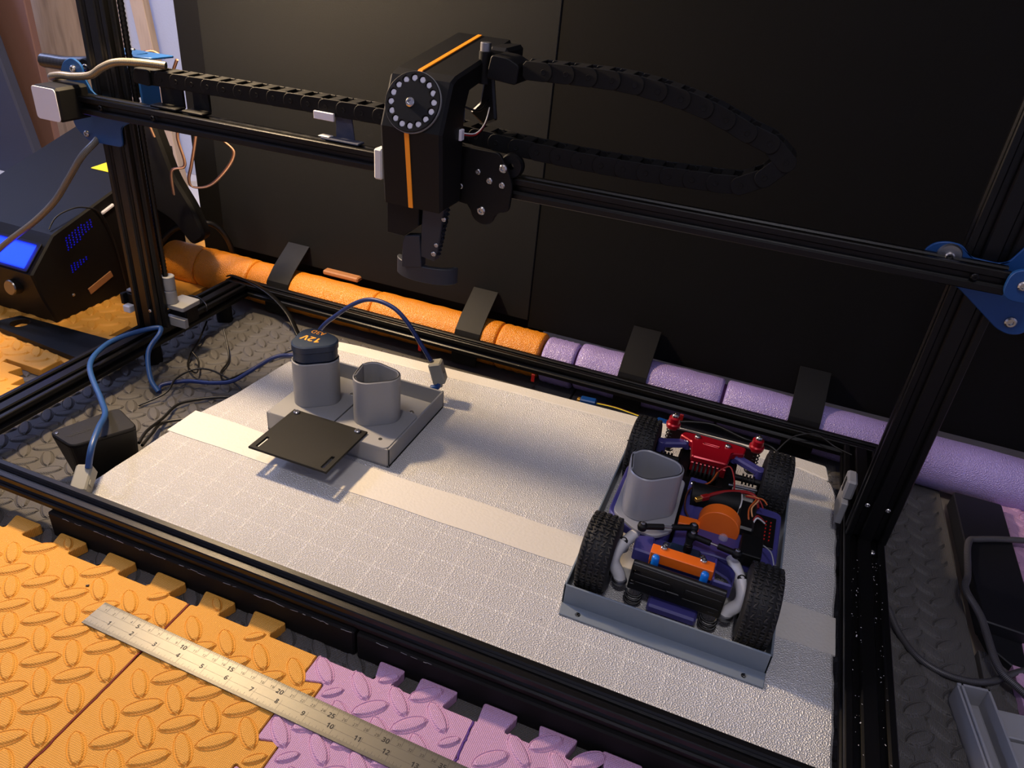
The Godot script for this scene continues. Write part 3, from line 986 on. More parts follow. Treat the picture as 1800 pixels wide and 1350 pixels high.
# ------------------------------------------------------------------ tool head
func tool_head():
	var t := thing("tool_head", "black tool head with orange stripe and ring of LEDs riding on the beam", "tool head", Vector3(0.188, 0.27, -0.1))
	var xl := 0.157
	var xr := 0.2185
	var w := xr - xl
	# outer shell: side profile (z, y) as one shell of thickness th, extruded along x with chamfered sides
	var prof := [[-0.068, 0.335], [-0.061, 0.4075], [-0.080, 0.449], [-0.090, 0.4530], [-0.218, 0.4725]]
	var inner := [[-0.218, 0.452], [-0.119, 0.4365], [-0.110, 0.420], [-0.110, 0.335]]
	var poly := PackedVector2Array()
	for p in prof: poly.append(Vector2(-p[0], p[1]))
	for p in inner: poly.append(Vector2(-p[0], p[1]))
	var st := S()
	prism(st, poly, xl, xr, T(AX, Vector3.ZERO), 0.0026, 10)
	part(t, "casing", st, M.plastic)
	# orange stripe over the roof and down the front
	st = S()
	var e := 0.0004
	stripe(st, Vector3(0.1865, 0.3352, -0.068 + e), Vector3(0.1845, 0.4065, -0.061 + e), 0.0047, Vector3(0, 0, 1))
	part(t, "stripe", st, M.orange_dim)
	st = S()
	stripe(st, Vector3(0.184, 0.4475, -0.0795 + e), Vector3(0.1825, 0.4534, -0.090), 0.0047, Vector3(0, 0.7, 0.7))
	stripe(st, Vector3(0.1825, 0.4534, -0.090), Vector3(0.184, 0.4729, -0.216), 0.0047, Vector3.UP)
	part(t, "stripe", st, M.orange_dim)
	# ring of LEDs on the sloped face
	var fa := Vector3(0, 0.4075, -0.061)
	var fb := Vector3(0, 0.449, -0.080)
	var up := (fb - fa).normalized()
	var nrm := Vector3(1, 0, 0).cross(up).normalized()
	if nrm.z < 0: nrm = -nrm
	var bs := Basis(Vector3(1, 0, 0), up, Vector3(1, 0, 0).cross(up))
	var c := (fa + fb) * 0.5 + Vector3(0.1862, 0.0008, 0) + nrm * 0.0
	var xf := T(bs, c)
	st = S()
	var R := 0.0262
	var holes := []
	for k in 16:
		var a := TAU * (k + 0.3) / 16
		holes.append(disc(0.0032, 10, Vector2(cos(a), sin(a)) * 0.0205))
	prism(st, disc(R, 48), 0.0, 0.0042, xf, 0.0005, 35, holes)
	part(t, "ring_disc", st, M.plastic)
	st = S()
	lathe(st, [R - 0.0002, 0, R + 0.0006, 0, R + 0.0006, 0.0022, R - 0.0002, 0.0022], xf, 48)
	part(t, "ring_rim", st, M.grey)
	for k in 16:
		var a := TAU * (k + 0.3) / 16
		st = S()
		var q := Vector3(cos(a) * 0.0205, sin(a) * 0.0205, 0)
		lathe(st, [0.0027, -0.001, 0.0027, 0.0028, 0.0022, 0.0031, 0, 0.0031], T(bs, xf * q), 10)
		part(t, "led", st, M.lead)
	st = S()
	screw(st, xf * Vector3(-0.001, -0.001, 0.0042), bs.z, 0.0044, 0.0026)
	part(t, "centre_screw", st, M.steel)
	# side legs behind the casing
	st = S()
	bx(st, Vector3(0.207, 0.385, -0.113), Vector3(0.012, 0.10, 0.012), 0.001)
	bx(st, Vector3(0.166, 0.385, -0.113), Vector3(0.012, 0.10, 0.012), 0.001)
	bx(st, Vector3(0.188, 0.43, -0.112), Vector3(0.05, 0.03, 0.012), 0.001)
	part(t, "inner_frame", st, M.plastic)
	st = S()
	bx(st, Vector3(0.2145, 0.416, -0.1115), Vector3(0.0035, 0.012, 0.007), 0.0004)
	part(t, "ribbon_socket", st, M.slate)
	# cap screw on the roof
	st = S()
	lathe(st, [0.0018, 0.002, 0.0018, 0.0045, 0.0048, 0.0045, 0.0052, 0.004, 0.0052, -0.003], T(AY, Vector3(0.2185, 0.4715, -0.150)), 16)
	part(t, "roof_screw", st, M.zinc)
	st = S()
	cyl(st, Vector3(0.2185, 0.440, -0.150), Vector3(0.2185, 0.4685, -0.150), 0.006)
	bx(st, Vector3(0.222, 0.459, -0.195), Vector3(0.02, 0.022, 0.045), 0.003)
	part(t, "roof_boss", st, M.plastic)
	# chain end bracket at the right
	st = S()
	prism(st, rounded(V2([0.226, 0.4475, 0.256, 0.445, 0.2575, 0.462, 0.246, 0.467, 0.230, 0.468]), 0.003), -0.170, -0.136, T(AZ, Vector3.ZERO), 0.0008)
	part(t, "chain_bracket", st, M.plastic)
	# taped board hanging behind
	st = S()
	prism(st, rounded(V2([0.2118, 0.454, 0.2205, 0.452, 0.2235, 0.430, 0.2275, 0.4045, 0.2135, 0.398, 0.1985, 0.4085, 0.209, 0.419, 0.211, 0.438]), 0.002), -0.172, -0.166, T(AZ, Vector3.ZERO), 0.002)
	part(t, "taped_board", st, M.cable_k, false, "glossy black taped lump hanging behind the head")
	# white connector and thin wires
	st = S()
	bx(st, Vector3(0.2165, 0.4012, -0.102), Vector3(0.009, 0.010, 0.007), 0.0006)
	part(t, "white_plug", st, M.lead)
	for w2 in [[M.red_wire, 0.0], [M.white, 0.0015], [M.cable_k, -0.0012]]:
		st = S()
		var o := Vector3(0, w2[1], 0)
		tube(st, spline([Vector3(0.220, 0.401, -0.104) + o, Vector3(0.227, 0.3995, -0.118) + o, Vector3(0.2265, 0.405, -0.14) + o, Vector3(0.221, 0.415, -0.163) + o]), 0.0006, 5)
		part(t, "thin_wire", st, w2[0])
	st = S()
	tube(st, spline([Vector3(0.213, 0.423, -0.118), Vector3(0.222, 0.418, -0.135), Vector3(0.219, 0.423, -0.165)]), 0.0011, 6)
	part(t, "thin_wire", st, M.cable_k)
	# carriage plate, wheels and screws
	var cz := -0.122
	plate(t, "carriage_plate", [0.198, 0.334, 0.2255, 0.3315, 0.228, 0.320, 0.2385, 0.314, 0.2495, 0.317, 0.253, 0.329, 0.266, 0.332, 0.268, 0.358, 0.2625, 0.372, 0.252, 0.387, 0.198, 0.387], cz, cz + 0.0045, M.plastic, 0.005)
	for p in [[0.238, 0.3265], [0.262, 0.3745], [0.205, 0.3745]]:
		st = S()
		lathe(st, [0.003, -0.022, 0.0105, -0.022, 0.0118, -0.019, 0.0118, -0.015, 0.0105, -0.012, 0.003, -0.012], T(AZ, Vector3(p[0], p[1], cz + 0.009)), 22)
		part(t, "carriage_wheel", st, M.plastic)
	for p in [[0.2382, 0.329, 0.0046], [0.2575, 0.3735, 0.0044], [0.2575, 0.3575, 0.0034], [0.2445, 0.3595, 0.0034], [0.232, 0.366, 0.0030], [0.2145, 0.349, 0.0030]]:
		bolt(t, Vector3(p[0], p[1], cz + 0.0045), Vector3(0, 0, 1), p[2])
	# servo block under the casing
	st = S()
	prism(st, V2([0.1545, 0.3005, 0.173, 0.3005, 0.189, 0.314, 0.189, 0.336, 0.1545, 0.336]), -0.102, -0.0795, T(AZ, Vector3.ZERO), 0.0006)
	part(t, "servo_block", st, M.plastic)
	# gripper arm and curved finger
	st = S()
	prism(st, rounded(V2([0.1925, 0.336, 0.2155, 0.336, 0.211, 0.300, 0.2065, 0.281, 0.191, 0.283]), 0.001), -0.092, -0.080, T(AZ, Vector3.ZERO), 0.0008)
	part(t, "gripper_arm", st, M.gripper)
	st = S()
	var rp := []
	for k in 12:
		var y := 0.285 + k * 0.0042
		var x := 0.2075 + 0.008 * (k / 11.0)
		rp.append_array([x, y, x + 0.0022, y + 0.0014, x + 0.0004, y + 0.0029])
	rp.append_array([0.205, 0.336, 0.2, 0.285])
	prism(st, V2(rp), -0.090, -0.084, T(AZ, Vector3.ZERO))
	part(t, "gear_rack", st, M.gripper)
	st = S()
	prism(st, rounded(V2([0.1722, 0.2935, 0.175, 0.3015, 0.1905, 0.3045, 0.1925, 0.283, 0.1935, 0.272, 0.171, 0.268]), 0.0015), -0.089, -0.079, T(AZ, Vector3.ZERO), 0.0006)
	part(t, "gripper_stem", st, M.gripper)
	st = S()
	var arc := PackedVector2Array()
	for k in 25:
		var a := PI * 0.98 + PI * 1.04 * k / 24.0
		arc.append(Vector2(0.1912, 0.0975) + Vector2(cos(a) * 0.0335, sin(a) * 0.0175))
	for k in 25:
		var a := PI * 0.98 + PI * 1.04 * (24 - k) / 24.0
		arc.append(Vector2(0.1912, 0.0975) + Vector2(cos(a) * 0.0285, sin(a) * 0.0115))
	prism(st, arc, 0.2555, 0.2725, T(AY, Vector3.ZERO), 0.0006, 40)
	part(t, "curved_finger", st, M.gripper)
	bolt(t, Vector3(0.2155, 0.326, -0.080), Vector3(0.2, 0, 1), 0.0024)
	bolt(t, Vector3(0.2085, 0.2985, -0.080), Vector3(0.2, 0, 1), 0.0022)
	bolt(t, Vector3(0.2060, 0.2890, -0.080), Vector3(0.2, 0, 1), 0.0026)

func stripe(st: SurfaceTool, a: Vector3, b: Vector3, w: float, n: Vector3):
	var d := (b - a).normalized()
	var s := d.cross(n).normalized()
	n = s.cross(d).normalized()
	bx(st, (a + b) * 0.5, Vector3(w, 0.0012, a.distance_to(b) + 0.0004), 0.0003, Basis(s, n, s.cross(n)))

# ------------------------------------------------------------------ cable chain
func chain_link(st: SurfaceTool):
	var p := PackedVector2Array()
	for k in 9:
		var a := PI * 0.5 + PI * k / 8.0
		p.append(Vector2(cos(a) * 0.0075 - 0.001, sin(a) * 0.0082))
	p.append_array(V2([0.0175, -0.0082, 0.0205, -0.005, 0.0205, 0.005, 0.0175, 0.0082]))
	for s in [0.0, -0.0235]:
		var b := Basis(Vector3.UP, 0.075 if s == 0.0 else -0.075)
		prism(st, p, s - 0.0016, s + 0.0004, T(b, Vector3(0, 0, 0)), 0.0005, 35)
	for s in [1, -1]:
		bx(st, Vector3(0.0085, s * 0.0074, -0.0123), Vector3(0.0105, 0.0017, 0.0225), 0.0004)
	for s in [0.00085, -0.0258]:
		lathe(st, [0, -0.0002, 0.0014, -0.0002, 0.0018, 0.0, 0.0024, 0, 0.0027, -0.0006], T(Basis.IDENTITY if s > 0 else Basis(Vector3.UP, PI), Vector3(0.0, 0, s)), 10)

func cable_chain():
	var t := thing("cable_chain", "black plastic drag chain lying on the beam and looping back to the tool head's top", "cable chain", Vector3(0.2, 0.38, -0.15))
	var pts := [Vector3(-0.185, 0.3912, 0), Vector3(-0.035, 0.3933, 0), Vector3(0.113, 0.3945, 0), Vector3(0.2, 0.3925, 0), Vector3(0.256, 0.3888, 0), Vector3(0.33, 0.3868, 0), Vector3(0.397, 0.3876, 0), Vector3(0.44, 0.3895, 0), Vector3(0.472, 0.3915, 0),
		Vector3(0.493, 0.4035, 0), Vector3(0.5035, 0.4135, 0), Vector3(0.5005, 0.4262, 0), Vector3(0.472, 0.4345, 0), Vector3(0.435, 0.4480, 0), Vector3(0.402, 0.4553, 0), Vector3(0.356, 0.4608, 0), Vector3(0.304, 0.460, 0), Vector3(0.245, 0.4575, 0)]
	var path := spline(pts, 24)
	var mesh: ArrayMesh
	var st := S()
	chain_link(st)
	mesh = st.commit()
	var pitch := 0.0212
	var here := path[0]
	var i := 1
	var links := [here]
	while i < path.size():
		if path[i].distance_to(here) >= pitch:
			var a := path[i - 1]
			var b := path[i]
			var lo := 0.0
			var hi := 1.0
			for k in 20:
				var m := (lo + hi) * 0.5
				if a.lerp(b, m).distance_to(here) < pitch: lo = m
				else: hi = m
			here = a.lerp(b, lo)
			links.append(here)
		else: i += 1
	for k in links.size() - 1:
		var d: Vector3 = (links[k + 1] - links[k]).normalized()
		var o := part_mesh(t, "chain_link", mesh, M.rubber, true)
		o.global_transform = T(Basis(d, Vector3(0, 0, 1).cross(d), Vector3(0, 0, 1)), links[k] + Vector3(0, 0, -0.141))
	st = S()
	prism(st, rounded(V2([-0.2, 0.384, -0.176, 0.3825, -0.176, 0.3995, -0.196, 0.4005]), 0.004), -0.1675, -0.137, T(AZ, Vector3.ZERO), 0.0008)
	part(t, "end_bracket", st, M.rubber)

# ------------------------------------------------------------------ black boards, noodles and clips
func noodle(parent, x0: float, x1: float, m: Material, off: Vector3, lean := Vector3.ZERO, r := 0.0338):
	var st := S()
	var d := (Vector3(1, 0, 0) + lean).normalized()
	var a := Vector3(x0, 0.0325, -0.39) + off
	var l := x1 - x0
	var prof := [0.009, 0.0, r - 0.004, 0.0, r - 0.0012, 0.0012, r, 0.0035]
	for k in range(1, 12):
		prof.append_array([r + 0.0005 * sin(k * 2.3), 0.0035 + (l - 0.007) * k / 12.0])
	prof.append_array([r, l - 0.0035, r - 0.0012, l - 0.0012, r - 0.004, l, 0.009, l])
	lathe(st, prof, T(along(d), a), 36, true)
	part(parent, "noodle_section", st, m)

func boards_and_noodles():
	var st := S()
	b2(st, Vector3(-0.351, 0.0655, -0.437), Vector3(0.2012, 1.0, -0.425), 0.001)
	var t := part(self, "black_board", st, M.board)
	tag(t, "tall charcoal board standing behind the tool head, left of the vertical seam", "board")
	st = S()
	b2(st, Vector3(0.2014, 0.0535, -0.441), Vector3(1.45, 1.0, -0.4265), 0.001)
	tag(part(self, "black_board", st, M.board_r), "wide darker black board behind the chain loop, right of the vertical seam", "board")
	st = S()
	b2(st, Vector3(-0.4125, 0.03, -0.462), Vector3(-0.31, 1.0, -0.444), 0.001)
	tag(part(self, "black_board", st, M.black), "narrow black board edge behind the left upright, beside the pale wall", "board")
	# added dark strip fills the shaded gap under the left board; wooden slat
	st = S()
	b2(st, Vector3(-0.318, 0.0, -0.47), Vector3(0.215, 0.078, -0.4445), 0.002)
	tag(part(self, "gap_backing", st, M.rubber), "added dark strip standing in for the shade under the charcoal board behind the orange noodle", "strip")
	st = S()
	bx(st, Vector3(-0.118, 0.0665, -0.424), Vector3(0.065, 0.008, 0.022), 0.002)
	tag(part(self, "wooden_slat", st, M.wood_strip), "short brown wooden slat lying behind the orange noodle beside the leftmost clip", "slat")
	var n := thing("pool_noodle", "orange foam pool noodle lying along the foot of the charcoal board", "pool noodle", Vector3(-0.1, 0, -0.39))
	var xs := [-0.437, -0.3655, -0.262, -0.0352, 0.1745, 0.2425]
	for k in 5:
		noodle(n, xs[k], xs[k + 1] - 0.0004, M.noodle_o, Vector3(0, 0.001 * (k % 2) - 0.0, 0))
	n = thing("pool_noodle", "lavender foam pool noodle with two deep slits lying along the darker board", "pool noodle", Vector3(0.6, 0, -0.39))
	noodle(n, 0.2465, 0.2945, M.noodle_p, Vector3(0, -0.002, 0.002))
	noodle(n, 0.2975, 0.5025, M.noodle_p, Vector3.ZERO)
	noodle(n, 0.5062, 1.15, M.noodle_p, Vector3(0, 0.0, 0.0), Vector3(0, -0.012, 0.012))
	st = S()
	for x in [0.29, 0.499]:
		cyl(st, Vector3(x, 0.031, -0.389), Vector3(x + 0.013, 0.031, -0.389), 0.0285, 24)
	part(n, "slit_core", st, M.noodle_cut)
	# four black strap clips over the noodles
	var lab := ["leftmost black strap clip over the orange noodle, close to the left upright", "black strap clip over the orange noodle right of the gripper", "black strap clip on the lavender noodle nearest to the orange one", "black strap clip on the lavender noodle nearest to the right upright"]
	var cx := [-0.2, 0.131, 0.3808, 0.611]
	st = S()
	prism(st, V2([0.4248, 0.0975, 0.3810, 0.0710, 0.3630, 0.0550, 0.3552, 0.0395, 0.3537, 0.028, 0.3537, 0.006, 0.3517, 0.006, 0.3517, 0.0285, 0.3532, 0.0405, 0.3612, 0.0563, 0.3797, 0.0727, 0.4232, 0.1002]), -0.02, 0.02, T(AX, Vector3.ZERO), 0.0003, 20)
	var cm := st.commit()
	for k in 4:
		var o := part_mesh(self, "strap_clip", cm, M.clip)
		o.position = Vector3(cx[k], 0.0, 0.0)
		tag(o, lab[k], "clip", "strap clips over the noodles")

# ------------------------------------------------------------------ white foam sheet
func foam_sheet():
	var t := thing("foam_sheet", "white sparkling packing foam sheet filling the machine frame", "foam sheet", Vector3(0.28, 0.0, -0.07))
	var left := [Vector2(-0.0305, -0.2745), Vector2(-0.046, -0.238), Vector2(-0.0622, -0.198), Vector2(-0.0665, -0.15), Vector2(-0.0712, -0.0955), Vector2(-0.0808, -0.042), Vector2(-0.0832, -0.023), Vector2(-0.0858, 0.03), Vector2(-0.0868, 0.07), Vector2(-0.0888, 0.1134), Vector2(-0.088, 0.1403)]
	var right := [Vector2(0.6585, 0.1403), Vector2(0.659, 0.06), Vector2(0.6575, 0.012), Vector2(0.6575, -0.03), Vector2(0.6595, -0.1), Vector2(0.6585, -0.21), Vector2(0.6575, -0.245), Vector2(0.6525, -0.2655), Vector2(0.6465, -0.2685), Vector2(0.6475, -0.294), Vector2(0.642, -0.2985), Vector2(0.6105, -0.2995), Vector2(0.51, -0.296), Vector2(0.4055, -0.2925), Vector2(0.3, -0.289), Vector2(0.232, -0.287), Vector2(0.14, -0.284), Vector2(0.06, -0.281), Vector2(0.0, -0.2775)]
	var p := PackedVector2Array()
	var all := left + right
	for i in all.size():
		var a: Vector2 = all[i]
		var b: Vector2 = all[(i + 1) % all.size()]
		var n := maxi(1, int(a.distance_to(b) / 0.012))
		for k in n:
			var q := a.lerp(b, float(k) / n)
			if k > 0: q += Vector2(rng.randf_range(-1, 1), rng.randf_range(-1, 1)) * 0.0007
			p.append(Vector2(q.x, -q.y))
	var st := S()
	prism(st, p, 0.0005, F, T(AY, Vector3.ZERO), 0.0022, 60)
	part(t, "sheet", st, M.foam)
	st = S()
	prism(st, rounded(V2([-0.0325, 0.2735, 0.0, 0.277, 0.232, 0.2866, 0.4055, 0.292, 0.6105, 0.299, 0.6455, 0.2965, 0.6495, 0.2665, 0.61, 0.2775, 0.4107, 0.2694, 0.2393, 0.2675, 0.1412, 0.2605, 0.0, 0.254, -0.040, 0.2515]), 0.004), F - 0.004, F + 0.0016, T(AY, Vector3.ZERO), 0.0012)
	part(t, "folded_edge", st, M.foam_skin, false, "smooth cream strip along the back edge")
	for s in [[0.0398, 0.0105, 0.0004], [0.0125, -0.0072, 0.0007]]:
		st = S()
		var q := PackedVector2Array()
		for k in 41:
			q.append(Vector2(-0.086 + 0.7448 * k / 40.0, s[0] + 0.0012 * sin(k * 0.7)))
		for k in 41:
			q.append(Vector2(0.6588 - 0.7448 * k / 40.0, s[1] + 0.0004 * sin(k * 1.1)))
		prism(st, q, F - 0.001, F + s[2], T(AY, Vector3.ZERO))
		part(t, "tape_strip", st, M.tape, false, "smooth white tape across the sheet")
	# soft crumbs and a small dent mark
	st = S()
	for q in [Vector3(0.238, F, -0.232), Vector3(0.4035, F, 0.083), Vector3(-0.035, F, -0.182), Vector3(-0.031, F, -0.184)]:
		bx(st, q, Vector3(0.0012, 0.0006, 0.0008), 0.0002)
	part(t, "speck", st, M.cable_k)

# ------------------------------------------------------------------ battery dock
func hull3(c: Array, r: float, n := 10, notch := false) -> PackedVector2Array:
	var p := PackedVector2Array()
	for i in 3:
		var a: Vector2 = c[(i + 2) % 3]; var b: Vector2 = c[i]; var d: Vector2 = c[(i + 1) % 3]
		var n0 := (b - a).orthogonal().normalized()
		var n1 := (d - b).orthogonal().normalized()
		var m: Vector2 = (c[0] + c[1] + c[2]) / 3.0
		if n0.dot(b - m) < 0: n0 = -n0
		if n1.dot(b - m) < 0: n1 = -n1
		var a0 := n0.angle()
		var da := wrapf(n1.angle() - a0, -PI, PI)
		for k in n + 1:
			var rr := r
			if notch and i != 1 and k == (1 if i == 0 else 8): rr += 0.0022
			var ang := a0 + da * k / n
			p.append(b + Vector2(cos(ang), sin(ang)) * rr)
	return p

# lobes of a battery cup relative to its middle, in (x, -z)
func lobes(o: Vector2) -> Array:
	return [o + Vector2(-0.0068, -0.0090), o + Vector2(0.0097, 0.0050), o + Vector2(-0.0102, 0.0090)]

func cup(parent, o: Vector2, y0: float, y1: float, m: Material, label: String):
	var st := S()
	prism(st, hull3(lobes(o), 0.0165, 10), y0, y1, T(AY, Vector3.ZERO), 0.0011, 35, [hull3(lobes(o), 0.0131, 10, true)])
	prism(st, hull3(lobes(o), 0.0133, 8), y0, y0 + 0.012, T(AY, Vector3.ZERO))
	return part(parent, "battery_cup", st, m, true, label)

func dock():
	var t := thing("battery_dock", "grey tray with two battery cups and a black plate on the foam sheet's left half", "battery dock", Vector3(0.093, F, -0.118))
	var x0 := 0.0122; var x1 := 0.1742; var z0 := -0.1905; var z1 := -0.048
	var st := S()
	b2(st, Vector3(x0, F, z0), Vector3(x1, F + 0.0035, z1), 0.0004)
	b2(st, Vector3(x0, F, z0), Vector3(x0 + 0.0025, F + 0.025, z1), 0.0005)
	b2(st, Vector3(x1 - 0.0025, F, z0), Vector3(x1, F + 0.025, z1), 0.0005)
	b2(st, Vector3(x0, F, z0), Vector3(x1, F + 0.025, z0 + 0.0025), 0.0005)
	b2(st, Vector3(x0, F, z1 - 0.0025), Vector3(x1, F + 0.025, z1), 0.0005)
	part(t, "tray", st, M.grey)
	var lab := ["grey battery cup holding the dark adapter", "empty grey battery cup"]
	for k in 2:
		var xa := 0.0132 + k * 0.0802
		st = S()
		prism(st, rrect(0.0785, 0.0785, 0.007, 5, Vector2(xa + 0.0393, 0.0868)), F + 0.0215, F + 0.0262, T(AY, Vector3.ZERO), 0.0005)
		var h := part(t, "cup_base", st, M.grey)
		cup(h, Vector2(0.0485 + k * 0.0815, 0.0995), F + 0.0255, F + 0.0845, M.grey, lab[k])
	for p in [Vector3(0.1466, F + 0.0035, -0.1555), Vector3(0.0614, F + 0.0035, -0.1555), Vector3(0.1105, F + 0.0262, -0.118)]:
		bolt(t, p, Vector3.UP, 0.0036)
	st = S()
	lathe(st, [0, 0.0003, 0.0022, 0.0003, 0.0026, -0.001], T(AY, Vector3(0.1562, F + 0.0262, -0.0614)), 14)
	part(t, "screw_hole", st, M.dark)
	st = S()
	var holes := [rrect(0.0034, 0.020, 0.0008, 3, Vector2(0.0487, -0.0062)), rrect(0.0034, 0.022, 0.0008, 3, Vector2(0.1305, -0.0050))]
	prism(st, V2([0.0405, 0.0635, 0.1385, 0.0635, 0.1385, -0.0205, 0.0405, -0.0205]), F + 0.0263, F + 0.0293, T(AY, Vector3.ZERO), 0.0004, 30, holes)
	var pl := part(t, "front_plate", st, M.plastic, false, "square black plate with two slots overhanging the tray")
	for x in [0.0475, 0.1289]:
		bolt(pl, Vector3(x, F + 0.0293, -0.058), Vector3.UP, 0.0040)
	# dark adapter in the left cup
	t = thing("battery_adapter", "dark blue triangular adapter plugged in the left cup, lettered in orange", "battery adapter", Vector3(0.0485, F + 0.078, -0.0995))
	st = S()
	var o := Vector2(0.0488, 0.0995)
	prism(st, hull3(lobes(o), 0.0126, 10), F + 0.04, 0.122, T(AY, Vector3.ZERO), 0.0006)
	prism(st, hull3(lobes(o), 0.0147, 10), 0.1208, 0.1335, T(AY, Vector3.ZERO), 0.0008)
	part(t, "stem", st, M.navy)
	st = S()
	prism(st, hull3(lobes(o), 0.0159, 10), 0.1325, 0.1422, T(AY, Vector3.ZERO), 0.0014)
	part(t, "cap", st, M.navy)
	var rot := Basis(Vector3(-1, 0, 0.02).normalized(), Vector3(0.02, 0, 1).normalized(), Vector3.UP)
	text(t, "lettering", "12V", 0.0105, M.letter, T(rot, Vector3(0.0445, 0.1423, -0.0985)), 0.0003, false, true)
	text(t, "lettering", "A3D", 0.0070, M.letter, T(rot, Vector3(0.0432, 0.1423, -0.1155)), 0.0003, false, false)

# ------------------------------------------------------------------ model car in its tray
func tire(st: SurfaceTool, r: float, w: float):
	# axis along local x
	var b := Basis(Vector3(0, 0, -1), Vector3(0, 1, 0), Vector3(1, 0, 0))
	var h := w * 0.5
	lathe(st, [0.018, -h, r * 0.72, -h - 0.0006, r - 0.004, -h + 0.0004, r - 0.0014, -h + 0.003, r - 0.0008, 0, r - 0.0014, h - 0.003, r - 0.004, h - 0.0004, r * 0.72, h + 0.0006, 0.018, h], T(b, Vector3.ZERO), 40, true)

func lugs(st: SurfaceTool, r: float, w: float):
	var n := 26
	for i in n:
		for k in 5:
			var a := TAU * (i + 0.5 * (k % 2)) / n
			var x := (k - 2) * w * 0.192
			var rad := Vector3(0, cos(a), sin(a))
			var tan := Vector3(0, -sin(a), cos(a))
			var bs := Basis(Vector3(1, 0, 0), rad, Vector3(1, 0, 0).cross(rad))
			var c := Vector3(x, 0, 0) + rad * (r - 0.0003 - (0.0007 if absf(k - 2) == 2 else 0.0))
			# an s-shaped lug of three bars
			bx(st, c + tan * 0.0026, Vector3(w * 0.13, 0.0018, 0.0016), 0.0003, bs)
			bx(st, c - tan * 0.0026, Vector3(w * 0.13, 0.0018, 0.0016), 0.0003, bs)
			bx(st, c, Vector3(0.0015, 0.0018, 0.0062), 0.0003, bs * Basis(Vector3.UP, 0.5 if k % 2 == 0 else -0.5))

func wheel(parent, c: Vector3, side: float):
	var r := 0.0368
	var w := 0.0295
	var st := S()
	tire(st, r, w)
	var t := part(parent, "tire", st, M.tire, true)
	t.position = c
	st = S()
	lugs(st, r, w)
	var l := part(t, "tread_lugs", st, M.tire, true)
	l.set_meta("kind", "stuff")
	st = S()
	var b := along(Vector3(side, 0, 0))
	lathe(st, [0, 0.006, 0.004, 0.0065, 0.006, 0.003, 0.016, 0.007, 0.0182, 0.0125, 0.0195, 0.0128, 0.0195, -0.01, 0, -0.01], T(b, Vector3.ZERO), 24)
	part(t, "hub", st, M.plastic, true)

func rod(parent, n: String, a: Vector3, b: Vector3):
	var st := S()
	var d := (b - a).normalized()
	var l := a.distance_to(b)
	cyl(st, a, a + d * l * 0.42, 0.0030, 12)
	cyl(st, b, b - d * l * 0.42, 0.0030, 12)
	for p in [a, b]:
		lathe(st, [0, -0.003, 0.0042, -0.003, 0.0048, 0, 0.0042, 0.003, 0, 0.003], T(AY, p), 14, true)
	var o := part(parent, n, st, M.plastic)
	st = S()
	cyl(st, a + d * l * 0.40, b - d * l * 0.40, 0.0012, 8)
	part(o, "steel_pin", st, M.zinc)
	for p in [a, b]:
		st = S()
		screw(st, p + Vector3(0, 0.0028, 0), Vector3.UP, 0.0024, 0.0026)
		part(o, "screw", st, M.zinc)

